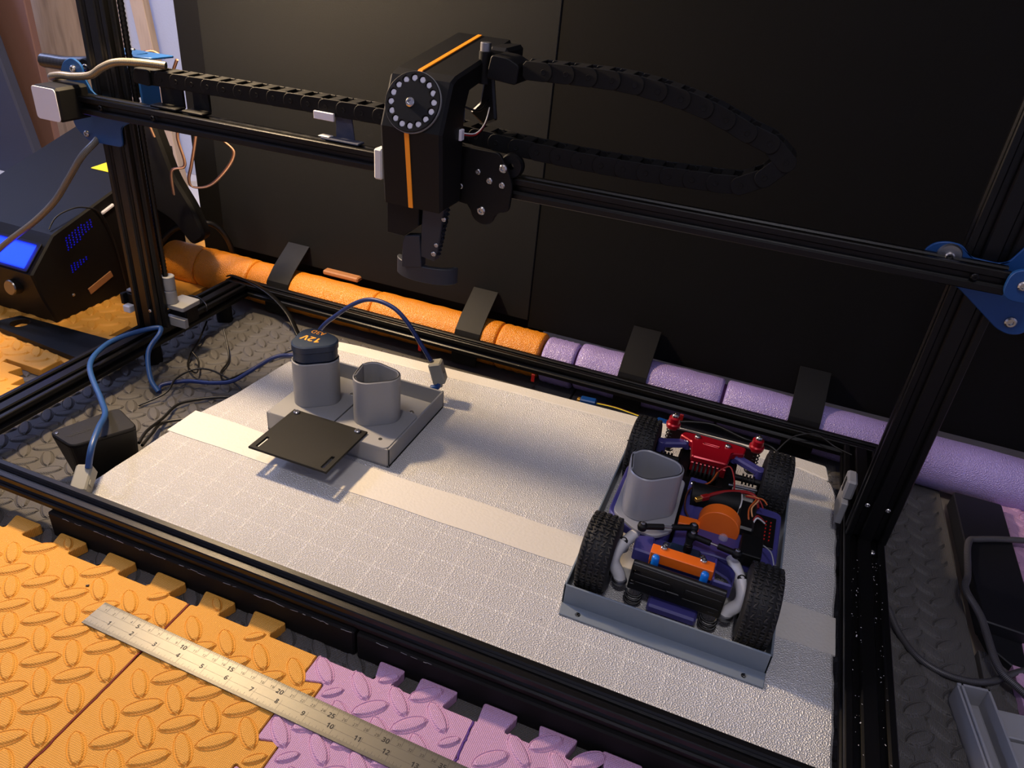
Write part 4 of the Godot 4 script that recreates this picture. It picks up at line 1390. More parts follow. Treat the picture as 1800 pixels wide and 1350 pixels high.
func car():
	# grey three-sided tray
	var t := thing("car_tray", "blue-grey three-sided tray with a flanged front wall round the model car", "tray", Vector3(0.5078, F, -0.07))
	var st := S()
	b2(st, Vector3(0.4145, F, -0.2), Vector3(0.4165, F + 0.025, 0.0565), 0.0005)
	b2(st, Vector3(0.5995, F, -0.2), Vector3(0.6015, F + 0.025, 0.0565), 0.0005)
	b2(st, Vector3(0.4145, F, 0.0545), Vector3(0.6015, F + 0.025, 0.0565), 0.0005)
	part(t, "tray_wall", st, M.grey_blue)
	st = S()
	prism(st, V2([0.4145, -0.0555, 0.6015, -0.0555, 0.6005, -0.0722, 0.4165, -0.0705]), F + 0.0002, F + 0.0024, T(AY, Vector3.ZERO), 0.0005, 30, [disc(0.0021, 12, Vector2(0.433, -0.0650)), disc(0.0021, 12, Vector2(0.5836, -0.067))])
	part(t, "flange", st, M.grey_blue)
	for x in [[0.433, 0.0650], [0.5836, 0.067]]:
		st = S()
		lathe(st, [0.0012, 0.0016, 0.0012, 0.0022, 0.0020, 0.0022, 0.0020, 0.0008], T(AY, Vector3(x[0], F, x[1])), 12)
		part(t, "rivet", st, M.zinc)
	# the car
	t = thing("model_car", "open-chassis radio-controlled model car with purple, red and orange parts in the grey tray", "model car", Vector3(0.508, F, -0.08))
	var G := F + 0.0374
	for w in [[0.4345, 0.0145, -1.0], [0.5825, 0.0155, 1.0], [0.4345, -0.1715, -1.0], [0.5815, -0.1715, 1.0]]:
		wheel(t, Vector3(w[0], G, w[1]) - t.position, w[2])
	# chassis deck with rounded ends
	st = S()
	prism(st, rounded(V2([0.4285, 0.118, 0.492, 0.118, 0.492, 0.0225, 0.462, 0.0125, 0.4285, 0.032]), 0.008), 0.074, 0.0855, T(AY, Vector3.ZERO), 0.0012)
	prism(st, rounded(V2([0.4955, 0.118, 0.592, 0.114, 0.592, 0.034, 0.586, 0.0225, 0.56, 0.0195, 0.53, 0.020, 0.4955, 0.012]), 0.008), 0.072, 0.0815, T(AY, Vector3.ZERO), 0.0012)
	part(t, "chassis_deck", st, M.purple)
	st = S()
	b2(st, Vector3(0.475, 0.05, -0.2), Vector3(0.54, 0.072, 0.02), 0.003)
	part(t, "chassis_beam", st, M.plastic)
	# pale base with the third battery cup
	st = S()
	prism(st, rounded(V2([0.4325, 0.112, 0.4915, 0.112, 0.4930, 0.0262, 0.480, 0.012, 0.461, 0.0122, 0.4335, 0.0305]), 0.006), 0.0852, 0.0888, T(AY, Vector3.ZERO), 0.0006)
	var cb := part(t, "cup_base", st, M.grey_lt)
	cup(cb, Vector2(0.4631, 0.0505), 0.0885, 0.1395, M.grey_lt, "empty pale grey battery cup on the car")
	# red gearbox housing at the rear
	st = S()
	prism(st, rounded(V2([0.4705, 0.194, 0.4745, 0.2025, 0.492, 0.2045, 0.53, 0.2045, 0.5445, 0.2030, 0.5440, 0.189, 0.5305, 0.184, 0.5285, 0.160, 0.4895, 0.158, 0.4855, 0.186]), 0.003), 0.082, 0.0905, T(AY, Vector3.ZERO), 0.0012)
	prism(st, V2([0.4905, 0.186, 0.5285, 0.186, 0.5285, 0.1595, 0.4905, 0.1575]), 0.068, 0.083, T(AY, Vector3.ZERO), 0.0008)
	var rd := part(t, "gearbox_housing", st, M.red)
	st = S()
	prism(st, rrect(0.0195, 0.004, 0.0018, 4, Vector2(0.507, 0.1882)), 0.0902, 0.0911, T(AY, Vector3.ZERO), 0.0004, 30, [rrect(0.017, 0.002, 0.0009, 4, Vector2(0.507, 0.1882))])
	part(rd, "slot_rim", st, M.red)
	for p in [Vector3(0.4901, 0.0905, -0.1975), Vector3(0.5248, 0.0905, -0.1953)]:
		bolt(rd, p, Vector3.UP, 0.0036, "bolt", M.zinc)
	# rear shock towers, red caps over black springs
	for x in [0.4588, 0.5558]:
		st = S()
		for k in 40:
			pass
		var sp := []
		for k in 57:
			var a := TAU * k / 8.0
			sp.append(Vector3(x + cos(a) * 0.006, 0.048 + 0.034 * k / 56.0, -0.222 + sin(a) * 0.006))
		tube(st, PackedVector3Array(sp), 0.0009, 5)
		cyl(st, Vector3(x, 0.046, -0.222), Vector3(x, 0.084, -0.222), 0.0035)
		var sh := part(t, "shock_spring", st, M.cable_k)
		st = S()
		lathe(st, [0, 0.079, 0.0075, 0.079, 0.0085, 0.0815, 0.0085, 0.085, 0.0068, 0.0865, 0.0064, 0.093, 0.004, 0.0945, 0, 0.0945], T(AY, Vector3(x, 0, -0.222)), 20)
		part(sh, "shock_cap", st, M.red)
		st = S()
		screw(st, Vector3(x, 0.0945, -0.222), Vector3.UP, 0.0040, 0.0034)
		part(sh, "screw", st, M.steel)
	st = S()
	prism(st, rounded(V2([0.454, 0.06, 0.560, 0.06, 0.557, 0.0815, 0.54, 0.0835, 0.475, 0.0835, 0.457, 0.0815]), 0.004), -0.2185, -0.216, T(AZ, Vector3.ZERO), 0.0006)
	part(t, "shock_tower", st, M.maroon)
	# purple rear arms
	for s in [[0.4805, -0.192, 0.4535, -0.182], [0.5350, -0.1905, 0.5640, -0.1785]]:
		st = S()
		var a := Vector3(s[0], 0.082, s[1]); var b := Vector3(s[2], 0.080, s[3])
		var d := (b - a)
		bx(st, (a + b) * 0.5, Vector3(0.0105, 0.008, d.length()), 0.0018, along(d))
		cyl(st, b + Vector3(0, -0.012, 0), b + Vector3(0, 0.004, 0), 0.0055)
		cyl(st, a + Vector3(0, -0.006, 0), a + Vector3(0, 0.0052, 0), 0.0048)
		var ar := part(t, "rear_arm", st, M.purple)
		bolt(ar, a + Vector3(0, 0.005, 0.003), Vector3.UP, 0.0016)
	# ridged black gearbox below the arms
	st = S()
	for k in 7:
		cyl(st, Vector3(0.4935 + k * 0.0045, 0.074, -0.156), Vector3(0.4960 + k * 0.0045, 0.074, -0.156), 0.0105 + 0.0006 * (k % 2), 20)
	b2(st, Vector3(0.487, 0.06, -0.172), Vector3(0.532, 0.072, -0.13), 0.002)
	part(t, "spur_gear", st, M.plastic)
	for s in [[0.447, 0.478], [0.538, 0.57]]:
		st = S()
		cyl(st, Vector3(s[0], 0.07, -0.171), Vector3(s[1], 0.073, -0.168), 0.0035)
		for k in 4:
			cyl(st, Vector3(lerpf(s[0], s[1], 0.3 + k * 0.12), 0.071, -0.17), Vector3(lerpf(s[0], s[1], 0.36 + k * 0.12), 0.0712, -0.17), 0.0062)
		part(t, "drive_shaft", st, M.plastic)
	st = S()
	cyl(st, Vector3(0.535, 0.078, -0.142), Vector3(0.565, 0.076, -0.148), 0.0017, 8)
	part(t, "steel_link", st, M.zinc)
	# motor and dark parts in the middle
	st = S()
	cyl(st, Vector3(0.50, 0.083, -0.098), Vector3(0.548, 0.083, -0.104), 0.0145, 22)
	part(t, "motor", st, M.plastic)
	st = S()
	prism(st, rounded(V2([0.4955, 0.123, 0.513, 0.123, 0.513, 0.1, 0.4955, 0.1]), 0.002), 0.081, 0.088, T(AY, Vector3.ZERO), 0.0006)
	var pm := part(t, "screw_block", st, M.purple)
	bolt(pm, Vector3(0.500, 0.088, -0.1112), Vector3.UP, 0.0036)
	# orange half drum with its tab
	st = S()
	var dr := PackedVector2Array()
	for k in 33:
		var a := -0.42 + (PI + 0.84) * k / 32.0
		dr.append(Vector2(0.5335 + cos(a) * 0.0202, 0.0872 + sin(a) * 0.0202))
	prism(st, dr, -0.0665, -0.0515, T(AZ, Vector3.ZERO), 0.0006, 30)
	var od := part(t, "half_drum", st, M.orange, false, "orange half drum cover")
	st = S()
	prism(st, V2([0.4955, 0.0535, 0.516, 0.055, 0.5165, 0.0435, 0.4962, 0.041]), 0.083, 0.0895, T(AY, Vector3.ZERO), 0.0006)
	part(od, "drum_tab", st, M.orange)
	st = S()
	lathe(st, [0.0046, 0, 0.0045, 0.0012, 0.003, 0.0026, 0, 0.003], T(along(Vector3(0, 0.8, 0.6)), Vector3(0.5405, 0.082, -0.0475)), 16, true)
	part(od, "glue_blob", st, M.clear)
	# front pillow blocks, purple front body
	st = S()
	prism(st, rounded(V2([0.4628, 0.004, 0.465, 0.0105, 0.4795, 0.016, 0.4835, -0.011, 0.464, -0.0105]), 0.002), 0.072, 0.0865, T(AY, Vector3.ZERO), 0.0015)
	prism(st, rounded(V2([0.5375, 0.0135, 0.553, 0.007, 0.5575, 0.0005, 0.5565, -0.0185, 0.5385, -0.0185]), 0.002), 0.070, 0.0865, T(AY, Vector3.ZERO), 0.0015)
	prism(st, rounded(V2([0.480, 0.0205, 0.5385, 0.0195, 0.540, -0.0125, 0.4795, -0.0125]), 0.002), 0.066, 0.0805, T(AY, Vector3.ZERO), 0.001)
	b2(st, Vector3(0.489, 0.0405, 0.004), Vector3(0.5345, 0.05, 0.0365), 0.002)
	var fb := part(t, "front_body", st, M.purple)
	for p in [Vector3(0.4913, 0.0805, -0.0145), Vector3(0.5261, 0.0805, -0.013)]:
		bolt(fb, p, Vector3.UP, 0.0030, "bolt", M.zinc)
	# orange bar with screws and blue caps
	st = S()
	b2(st, Vector3(0.480, 0.0755, -0.0002), Vector3(0.5382, 0.0905, 0.0125), 0.0006)
	var ob := part(t, "cross_bar", st, M.orange)
	for p in [Vector3(0.4906, 0.0905, 0.0022), Vector3(0.5274, 0.0905, 0.0026)]:
		bolt(ob, p, Vector3.UP, 0.0034, "bolt", M.steel)
	for p in [Vector3(0.4862, 0.0, 0.0170), Vector3(0.5314, 0.0, 0.0182)]:
		st = S()
		lathe(st, [0.0036, 0.079, 0.0036, 0.0895, 0.0030, 0.0912, 0.0, 0.0917], T(AY, p), 18, true)
		var bc := part(ob, "blue_cap", st, M.cyan)
		st = S()
		lathe(st, [0, 0.0765, 0.003, 0.0765, 0.0036, 0.0785, 0.003, 0.08, 0, 0.08], T(AY, p), 14, true)
		part(ob, "ball_stud", st, M.zinc)
	# black bumper with recesses
	st = S()
	var hl := [rrect(0.007, 0.0032, 0.0014, 4, Vector2(0.4735, 0.0775)), rrect(0.007, 0.0036, 0.0014, 4, Vector2(0.4725, 0.0645)), rrect(0.007, 0.0032, 0.0014, 4, Vector2(0.5455, 0.0745)), rrect(0.007, 0.0036, 0.0014, 4, Vector2(0.5445, 0.0615))]
	prism(st, rounded(V2([0.4675, 0.0552, 0.5530, 0.0552, 0.5535, 0.0835, 0.4682, 0.0860]), 0.002), 0.0265, 0.0305, T(AZ, Vector3.ZERO), 0.0006, 30, hl)
	cyl(st, Vector3(0.4685, 0.0848, 0.0268), Vector3(0.5530, 0.0832, 0.0268), 0.0034, 16)
	var bp := part(t, "bumper", st, M.bumper)
	st = S()
	for q in [[0.484, 0.0735, 0.034, 0.006], [0.531, 0.0735, 0.034, 0.006], [0.484, 0.0645, 0.030, 0.005], [0.530, 0.0630, 0.034, 0.005]]:
		prism(st, rrect(q[2], q[3], 0.0012, 3, Vector2(q[0] + 0.004, q[1])), 0.0303, 0.0312, T(AZ, Vector3.ZERO), 0.0003)
	bx(st, Vector3(0.5085, 0.0668, 0.0312), Vector3(0.012, 0.0035, 0.0016), 0.0006)
	part(bp, "raised_panel", st, M.bumper)
	# curled tow hooks under the bumper
	for x in [0.4745, 0.5445]:
		st = S()
		for k in 3:
			var arc := []
			for i in 10:
				var a := PI * i / 9.0
				arc.append(Vector3(x - 0.0075 * cos(a), 0.0505 - 0.0032 * k - 0.004 * sin(a), 0.026 + 0.0016 * k + 0.004 * sin(a)))
			tube(st, PackedVector3Array(arc), 0.0013, 6)
		part(t, "tow_hook", st, M.cable_k)
	# white steering knuckles with ball screws
	for s in [[0.4526, 1.0, 0.0], [0.5640, -1.0, 0.001]]:
		st = S()
		var x: float = s[0]
		var k: float = s[1]
		tube(st, spline([Vector3(x + 0.0125 * k, 0.082, -0.0235), Vector3(x + 0.006 * k, 0.080, -0.012), Vector3(x, 0.077, -0.001)]), 0.0056, 10)
		tube(st, spline([Vector3(x, 0.079, -0.001), Vector3(x - 0.004 * k, 0.072, 0.010), Vector3(x - 0.003 * k, 0.064, 0.014), Vector3(x + 0.004 * k, 0.055, 0.0165), Vector3(x + 0.006 * k, 0.05, 0.0185)]), 0.0062, 10)
		bx(st, Vector3(x - 0.004 * k, 0.063, 0.003), Vector3(0.008, 0.026, 0.018), 0.003)
		lathe(st, [0.0, 0.070, 0.0062, 0.071, 0.0062, 0.0785, 0.0045, 0.081, 0, 0.081], T(AY, Vector3(x, 0, -0.001)), 18, true)
		var kn := part(t, "steering_knuckle", st, M.grey_lt if false else M.white)
		bolt(kn, Vector3(x, 0.0805, -0.001), Vector3.UP, 0.0045, "ball_screw", M.cable_k)
		st = S()
		lathe(st, [0.003, -0.0025, 0.0065, -0.0025, 0.0075, 0, 0.0065, 0.0025, 0.003, 0.0025], T(AY, Vector3(x + 0.006 * k, 0.051, 0.019)), 16)
		part(kn, "joint_ring", st, M.zinc)
	# tie rods and servo horn
	rod(t, "tie_rod", Vector3(0.4662, 0.0985, -0.0085), Vector3(0.5113, 0.099, -0.0285))
	rod(t, "tie_rod", Vector3(0.5122, 0.0955, -0.021), Vector3(0.5541, 0.098, -0.0122))
	st = S()
	prism(st, rounded(V2([0.506, 0.031, 0.5165, 0.031, 0.513, 0.0075, 0.508, 0.0075]), 0.002), 0.0905, 0.0945, T(AY, Vector3.ZERO), 0.0006)
	cyl(st, Vector3(0.511, 0.078, -0.011), Vector3(0.511, 0.0925, -0.011), 0.004)
	part(t, "servo_horn", st, M.plastic)
	st = S()
	b2(st, Vector3(0.494, 0.0795, -0.019), Vector3(0.524, 0.0838, -0.004), 0.002)
	part(t, "servo", st, M.navy)
	# black box and pin board on the right deck
	st = S()
	b2(st, Vector3(0.5560, 0.0815, -0.0485), Vector3(0.5760, 0.0955, -0.0185), 0.0008)
	part(t, "receiver_box", st, M.plastic)
	st = S()
	b2(st, Vector3(0.5645, 0.0815, -0.1), Vector3(0.5870, 0.0835, -0.052), 0.0004)
	var pb := part(t, "circuit_board", st, M.cable_k)
	st = S()
	for i in 6:
		for j in 2:
			bx(st, Vector3(0.5775 + j * 0.0045, 0.0844, -0.090 + i * 0.0056), Vector3(0.0011, 0.0016, 0.0006), 0.0001)
	var pins := part(pb, "header_pin", st, M.led_red, false, "rows of red-tinted pins")
	st = S()
	b2(st, Vector3(0.549, 0.081, -0.105), Vector3(0.566, 0.092, -0.06), 0.002)
	part(t, "speed_controller", st, M.cable_k)
	# red power lead with its plug
	st = S()
	tube(st, spline([Vector3(0.5155, 0.0952, -0.0865), Vector3(0.5208, 0.0958, -0.0926), Vector3(0.531, 0.0965, -0.101), Vector3(0.5407, 0.096, -0.1073), Vector3(0.553, 0.095, -0.1135), Vector3(0.5625, 0.093, -0.1125), Vector3(0.567, 0.088, -0.102)]), 0.0019, 8)
	var pw := part(t, "power_lead", st, M.red_wire)
	st = S()
	bx(st, Vector3(0.5142, 0.0950, -0.0850), Vector3(0.0055, 0.0055, 0.009), 0.0008, along(Vector3(0.009, 0, -0.0085)))
	part(pw, "plug_body", st, M.red_wire)
	st = S()
	bx(st, Vector3(0.5088, 0.0945, -0.0798), Vector3(0.0042, 0.0042, 0.0078), 0.0005, along(Vector3(0.009, 0, -0.0085)))
	part(pw, "plug_tip", st, M.gold)
	# thin servo wires
	var ws := [[M.red_wire, [Vector3(0.521, 0.089, -0.1444), Vector3(0.5312, 0.094, -0.152), Vector3(0.5382, 0.091, -0.1385), Vector3(0.541, 0.087, -0.1236)], 0.0009],
		[M.wire_brown, [Vector3(0.5215, 0.089, -0.143), Vector3(0.516, 0.091, -0.118), Vector3(0.5015, 0.091, -0.104), Vector3(0.4965, 0.090, -0.0885), Vector3(0.4985, 0.088, -0.0677), Vector3(0.505, 0.085, -0.058)], 0.0009],
		[M.wire_orange, [Vector3(0.5205, 0.0895, -0.142), Vector3(0.515, 0.0915, -0.1165), Vector3(0.501, 0.0915, -0.1025)], 0.0008],
		[M.white, [Vector3(0.549, 0.092, -0.1125), Vector3(0.5500, 0.093, -0.098), Vector3(0.5495, 0.087, -0.085)], 0.0009],
		[M.wire_orange, [Vector3(0.553, 0.0915, -0.112), Vector3(0.563, 0.096, -0.106), Vector3(0.5585, 0.095, -0.090), Vector3(0.559, 0.093, -0.0775), Vector3(0.563, 0.086, -0.0690)], 0.0009],
		[M.wire_orange, [Vector3(0.555, 0.0915, -0.112), Vector3(0.569, 0.094, -0.111), Vector3(0.575, 0.092, -0.1065)], 0.0009],
		[M.red_wire, [Vector3(0.5535, 0.0925, -0.110), Vector3(0.5655, 0.097, -0.104), Vector3(0.5715, 0.092, -0.099)], 0.0009],
		[M.wire_tan, [Vector3(0.5545, 0.0925, -0.112), Vector3(0.5655, 0.0965, -0.106), Vector3(0.5605, 0.096, -0.089), Vector3(0.5625, 0.094, -0.0780)], 0.0008],
		[M.white, [Vector3(0.564, 0.086, -0.072), Vector3(0.567, 0.094, -0.078), Vector3(0.576, 0.086, -0.084)], 0.0009],
		[M.red_wire, [Vector3(0.5628, 0.086, -0.073), Vector3(0.5665, 0.0955, -0.0795), Vector3(0.5755, 0.086, -0.0865)], 0.0009]]
	for w in ws:
		st = S()
		tube(st, spline(w[1]), w[2], 6)
		part(t, "wire", st, w[0])
	st = S()
	tube(st, spline([Vector3(0.5765, 0.094, -0.040), Vector3(0.5835, 0.098, -0.028), Vector3(0.588, 0.096, -0.012), Vector3(0.5955, 0.0885, 0.0115)]), 0.0007, 5)
	part(t, "antenna_wire", st, M.grey_lt)
	st = S()
	cyl(st, Vector3(0.4165, 0.0832, -0.163), Vector3(0.4225, 0.0832, -0.163), 0.0008, 6)
	cyl(st, Vector3(0.4165, 0.0812, -0.166), Vector3(0.4225, 0.0812, -0.166), 0.0008, 6)
	part(t, "axle_pin", st, M.plastic)

# ------------------------------------------------------------------ left of the machine
func left_side():
	# control box: side profile along z, y
	var t := thing("control_box", "black control box with glowing blue screen, knob and yellow triangle left of the machine", "control box", Vector3(-0.535, 0.0115, -0.28))
	var xr := -0.438
	var st := S()
	prism(st, V2([0.1541, 0.0118, 0.1405, 0.055, 0.1325, 0.0955, 0.1793, 0.1404, 0.43, 0.2155, 0.43, 0.0118]), -0.645, xr, T(AX, Vector3.ZERO), 0.0025, 10)
	part(t, "box_body", st, M.box)
	# sloped face: screen and frame
	var n := Vector3(0, 0.0433, 0.0404).normalized()
	var up := Vector3(0, 0.0404, -0.0433).normalized()
	var b := Basis(Vector3.RIGHT, up, Vector3.RIGHT.cross(up))
	var o := Vector3(-0.486, 0.1135, -0.1497)
	st = S()
	prism(st, rrect(0.094, 0.046, 0.002, 3), 0.0005, 0.003, T(b, o + Vector3(-0.005, 0, 0)), 0.0005, 35, [rrect(0.080, 0.0375, 0.001, 3)])
	part(t, "screen_frame", st, M.plastic)
	st = S()
	bx(st, o + Vector3(-0.005, 0, 0) + n * 0.0012, Vector3(0.080, 0.0375, 0.0016), 0.0004, b)
	part(t, "screen", st, M.screen)
	var l := AreaLight3D.new()
	l.name = "light"
	l.area_size = Vector2(0.075, 0.034)
	l.light_color = Color(0.05, 0.15, 1.0)
	l.light_energy = 0.06
	l.shadow_enabled = true
	t.add_child(l)
	l.global_transform = T(b, o + Vector3(-0.005, 0, 0) + n * 0.005)
	# knob on the front
	st = S()
	lathe(st, [0.0112, 0.0, 0.0112, 0.012, 0.010, 0.0135, 0, 0.0135], T(along(Vector3(0, 0.15, 1)), Vector3(-0.479, 0.068, -0.1385)), 24)
	part(t, "knob", st, M.silver_knob)
	# vents and small parts on the right face
	st = S()
	for i in 6:
		for j in 9:
			var p := Vector3(xr + 0.0001, 0.112 + 0.0042 * i + 0.0022 * j - 0.0006 * i, -0.1985 - 0.0058 * j - 0.0008 * (i % 2))
			if i + j / 3 < 7 and i >= j / 5: vent(st, p)
	for i in 4:
		for j in 6:
			if i < 4 - j / 2: vent(st, Vector3(xr + 0.0001, 0.0775 + 0.0034 * i + 0.0022 * j, -0.1975 - 0.0055 * j))
	part(t, "vent_light", st, M.vent, false, "rows of blue-lit vent holes")
	st = S()
	bx(st, Vector3(xr + 0.001, 0.0452, -0.24), Vector3(0.002, 0.0105, 0.048), 0.0004, Basis(Vector3.RIGHT, -0.0) * Basis(Vector3.RIGHT, 0.28))
	part(t, "tape_piece", st, M.wood_strip, false, "tan strip stuck on the side")
	bolt(t, Vector3(xr, 0.0439, -0.1897), Vector3.RIGHT, 0.0026)
	st = S()
	bx(st, Vector3(xr + 0.002, 0.152, -0.278), Vector3(0.004, 0.006, 0.026), 0.0018, Basis(Vector3.RIGHT, 0.3))
	part(t, "side_latch", st, M.lead)
	# yellow triangle on the sloping top
	var sl := Vector3(0, 0.2155 - 0.1404, -(0.43 - 0.1793)).normalized()
	var tn := Vector3.RIGHT.cross(sl)
	var tb := Basis(Vector3.RIGHT, sl, tn)
	st = S()
	prism(st, rounded(V2([-0.030, -0.018, 0.036, -0.018, 0.003, 0.038]), 0.003), 0.0002, 0.0007, T(tb, YT))
	part(t, "warning_triangle", st, M.yellow)
	# black bar with a hole
	t = thing("slotted_bar", "flat black bar with a round hole at its end lying on orange mats", "bar", Vector3(-0.4, 0.0115, -0.117))
	st = S()
	prism(st, rounded(V2([-0.502, 0.0985, -0.4855, 0.1355, -0.3308, 0.1425, -0.283, 0.1440, -0.283, 0.0815, -0.330, 0.0835, -0.4765, 0.0945]), 0.003), 0.0117, 0.0207, T(AY, Vector3.ZERO), 0.0006, 30, [disc(0.0128, 28, Vector2(-0.4668, 0.1185))])
	part(t, "bar", st, M.black)
	# power adapter on the black mat
	t = thing("power_adapter", "black wedge-shaped power adapter standing on the mat at the foam's left edge", "power adapter", Vector3(-0.13, 0, 0.06))
	st = S()
	var tp := rounded(V2([-0.1655, 0.091, -0.1395, 0.0205, -0.0928, 0.0400, -0.1250, 0.0990]), 0.008)
	var bt := rounded(V2([-0.1520, 0.086, -0.1340, 0.0240, -0.1010, 0.0380, -0.1280, 0.0920]), 0.008)
	loft(st, bt, 0.0002, tp, 0.054)
	prism(st, tp2(tp), 0.0535, 0.058, T(AY, Vector3.ZERO), 0.0012)
	part(t, "adapter_body", st, M.plastic)
	st = S()
	for k in 7:
		bx(st, Vector3(-0.141, 0.0581, 0.0865).lerp(Vector3(-0.1335, 0.0581, 0.068), k / 6.0), Vector3(0.006, 0.0004, 0.0012), 0.0001, Basis(Vector3.UP, 0.35))
	part(t, "slot_marks", st, M.dark)
	bolt(t, Vector3(-0.156, 0.058, 0.089), Vector3.UP, 0.0018)
	# pale things against the back wall
	st = S()
	b2(st, Vector3(-1.40, -0.0115, -0.8985), Vector3(-1.06, 2.0, -0.882), 0.001)
	tag(part(self, "wooden_board", st, M.wood), "pale wood-grain panel standing against the wall left of the left upright", "board")
	st = S()
	b2(st, Vector3(-1.052, -0.0115, -0.8985), Vector3(-0.975, 2.0, -0.888), 0.001)
	tag(part(self, "wooden_board", st, M.wood), "narrow pale wood-grain panel seen right of the left upright's top", "board")
	st = S()
	bx(st, Vector3(-0.835, 0.43, -0.80), Vector3(0.035, 0.9, 0.018), 0.001, Basis(Vector3(0, 0, 1), 0.10))
	tag(part(self, "leaning_plank", st, M.wood), "beige plank with a pale edge leaning on the blue-white wall", "plank")
	st = S()
	b2(st, Vector3(-1.25, -0.0115, -0.745), Vector3(-1.0685, 1.9, -0.728), 0.002)
	tag(part(self, "brown_plank", st, M.brown), "tall reddish brown plank standing at the top left, before the wood-grain panel", "plank")
	st = S()
	bx(st, Vector3(-1.24, 0.279, -0.6625), Vector3(0.30, 0.60, 0.025), 0.004, Basis(Vector3(0, 0, 1), 0.19))
	tag(part(self, "slate_block", st, M.slate), "dark slate foam block leaning in front of the brown post", "block")
	st = S()
	b2(st, Vector3(-1.35, -0.012, -0.50), Vector3(-0.84, 0.0, -0.30), 0.002)
	tag(part(self, "orange_mat", st, M.mat_o), "far orange mat glimpsed behind the control box at the left edge", "foam mat")
	st = S()
	b2(st, Vector3(-1.3, -0.012, -0.88), Vector3(-0.56, -0.004, -0.60), 0.002)
	tag(part(self, "white_sheet", st, M.white), "white sheet lying on the floor below the pale wall", "sheet")
	# dark cloth-like sleeve behind the left upright
	st = S()
	prism(st, rounded(V2([-0.44, 0.31, -0.37, 0.285, -0.345, 0.205, -0.318, 0.165, -0.30, 0.12, -0.33, 0.10, -0.36, 0.135, -0.43, 0.16]), 0.012), -0.345, -0.325, T(AZ, Vector3.ZERO), 0.004)
	tag(part(self, "dark_bag", st, M.rubber), "crumpled black sheet hanging behind the left upright", "bag")

const YT := Vector3(-0.4885, 0.1920, -0.3505)

func tp2(p: PackedVector2Array) -> PackedVector2Array:
	var o := PackedVector2Array()
	for q in p: o.append(Vector2(q.x, -q.y))
	return o

# joins two outlines of the same length given in xz
func loft(st: SurfaceTool, a: PackedVector2Array, y0: float, b: PackedVector2Array, y1: float):
	var c := Vector2.ZERO
	for p in a: c += p / a.size()
	for i in a.size():
		var j := (i + 1) % a.size()
		var p0 := Vector3(a[i].x, y0, a[i].y); var p1 := Vector3(a[j].x, y0, a[j].y)
		var p2 := Vector3(b[j].x, y1, b[j].y); var p3 := Vector3(b[i].x, y1, b[i].y)
		var n := (p1 - p0).cross(p3 - p0).normalized()
		if n.dot(Vector3(a[i].x - c.x, 0, a[i].y - c.y)) < 0: n = -n
		quad(st, p0, p1, p2, p3, n)
	var ix := Geometry2D.triangulate_polygon(a)
	for k in range(0, ix.size(), 3):
		tri(st, Vector3(a[ix[k]].x, y0, a[ix[k]].y), Vector3(a[ix[k + 1]].x, y0, a[ix[k + 1]].y), Vector3(a[ix[k + 2]].x, y0, a[ix[k + 2]].y), Vector3.DOWN, Vector3.DOWN, Vector3.DOWN)

func vent(st: SurfaceTool, p: Vector3):
	lathe(st, [0, 0.0003, 0.0011, 0.0002, 0.0013, -0.0003], T(along(Vector3.RIGHT), p), 8)

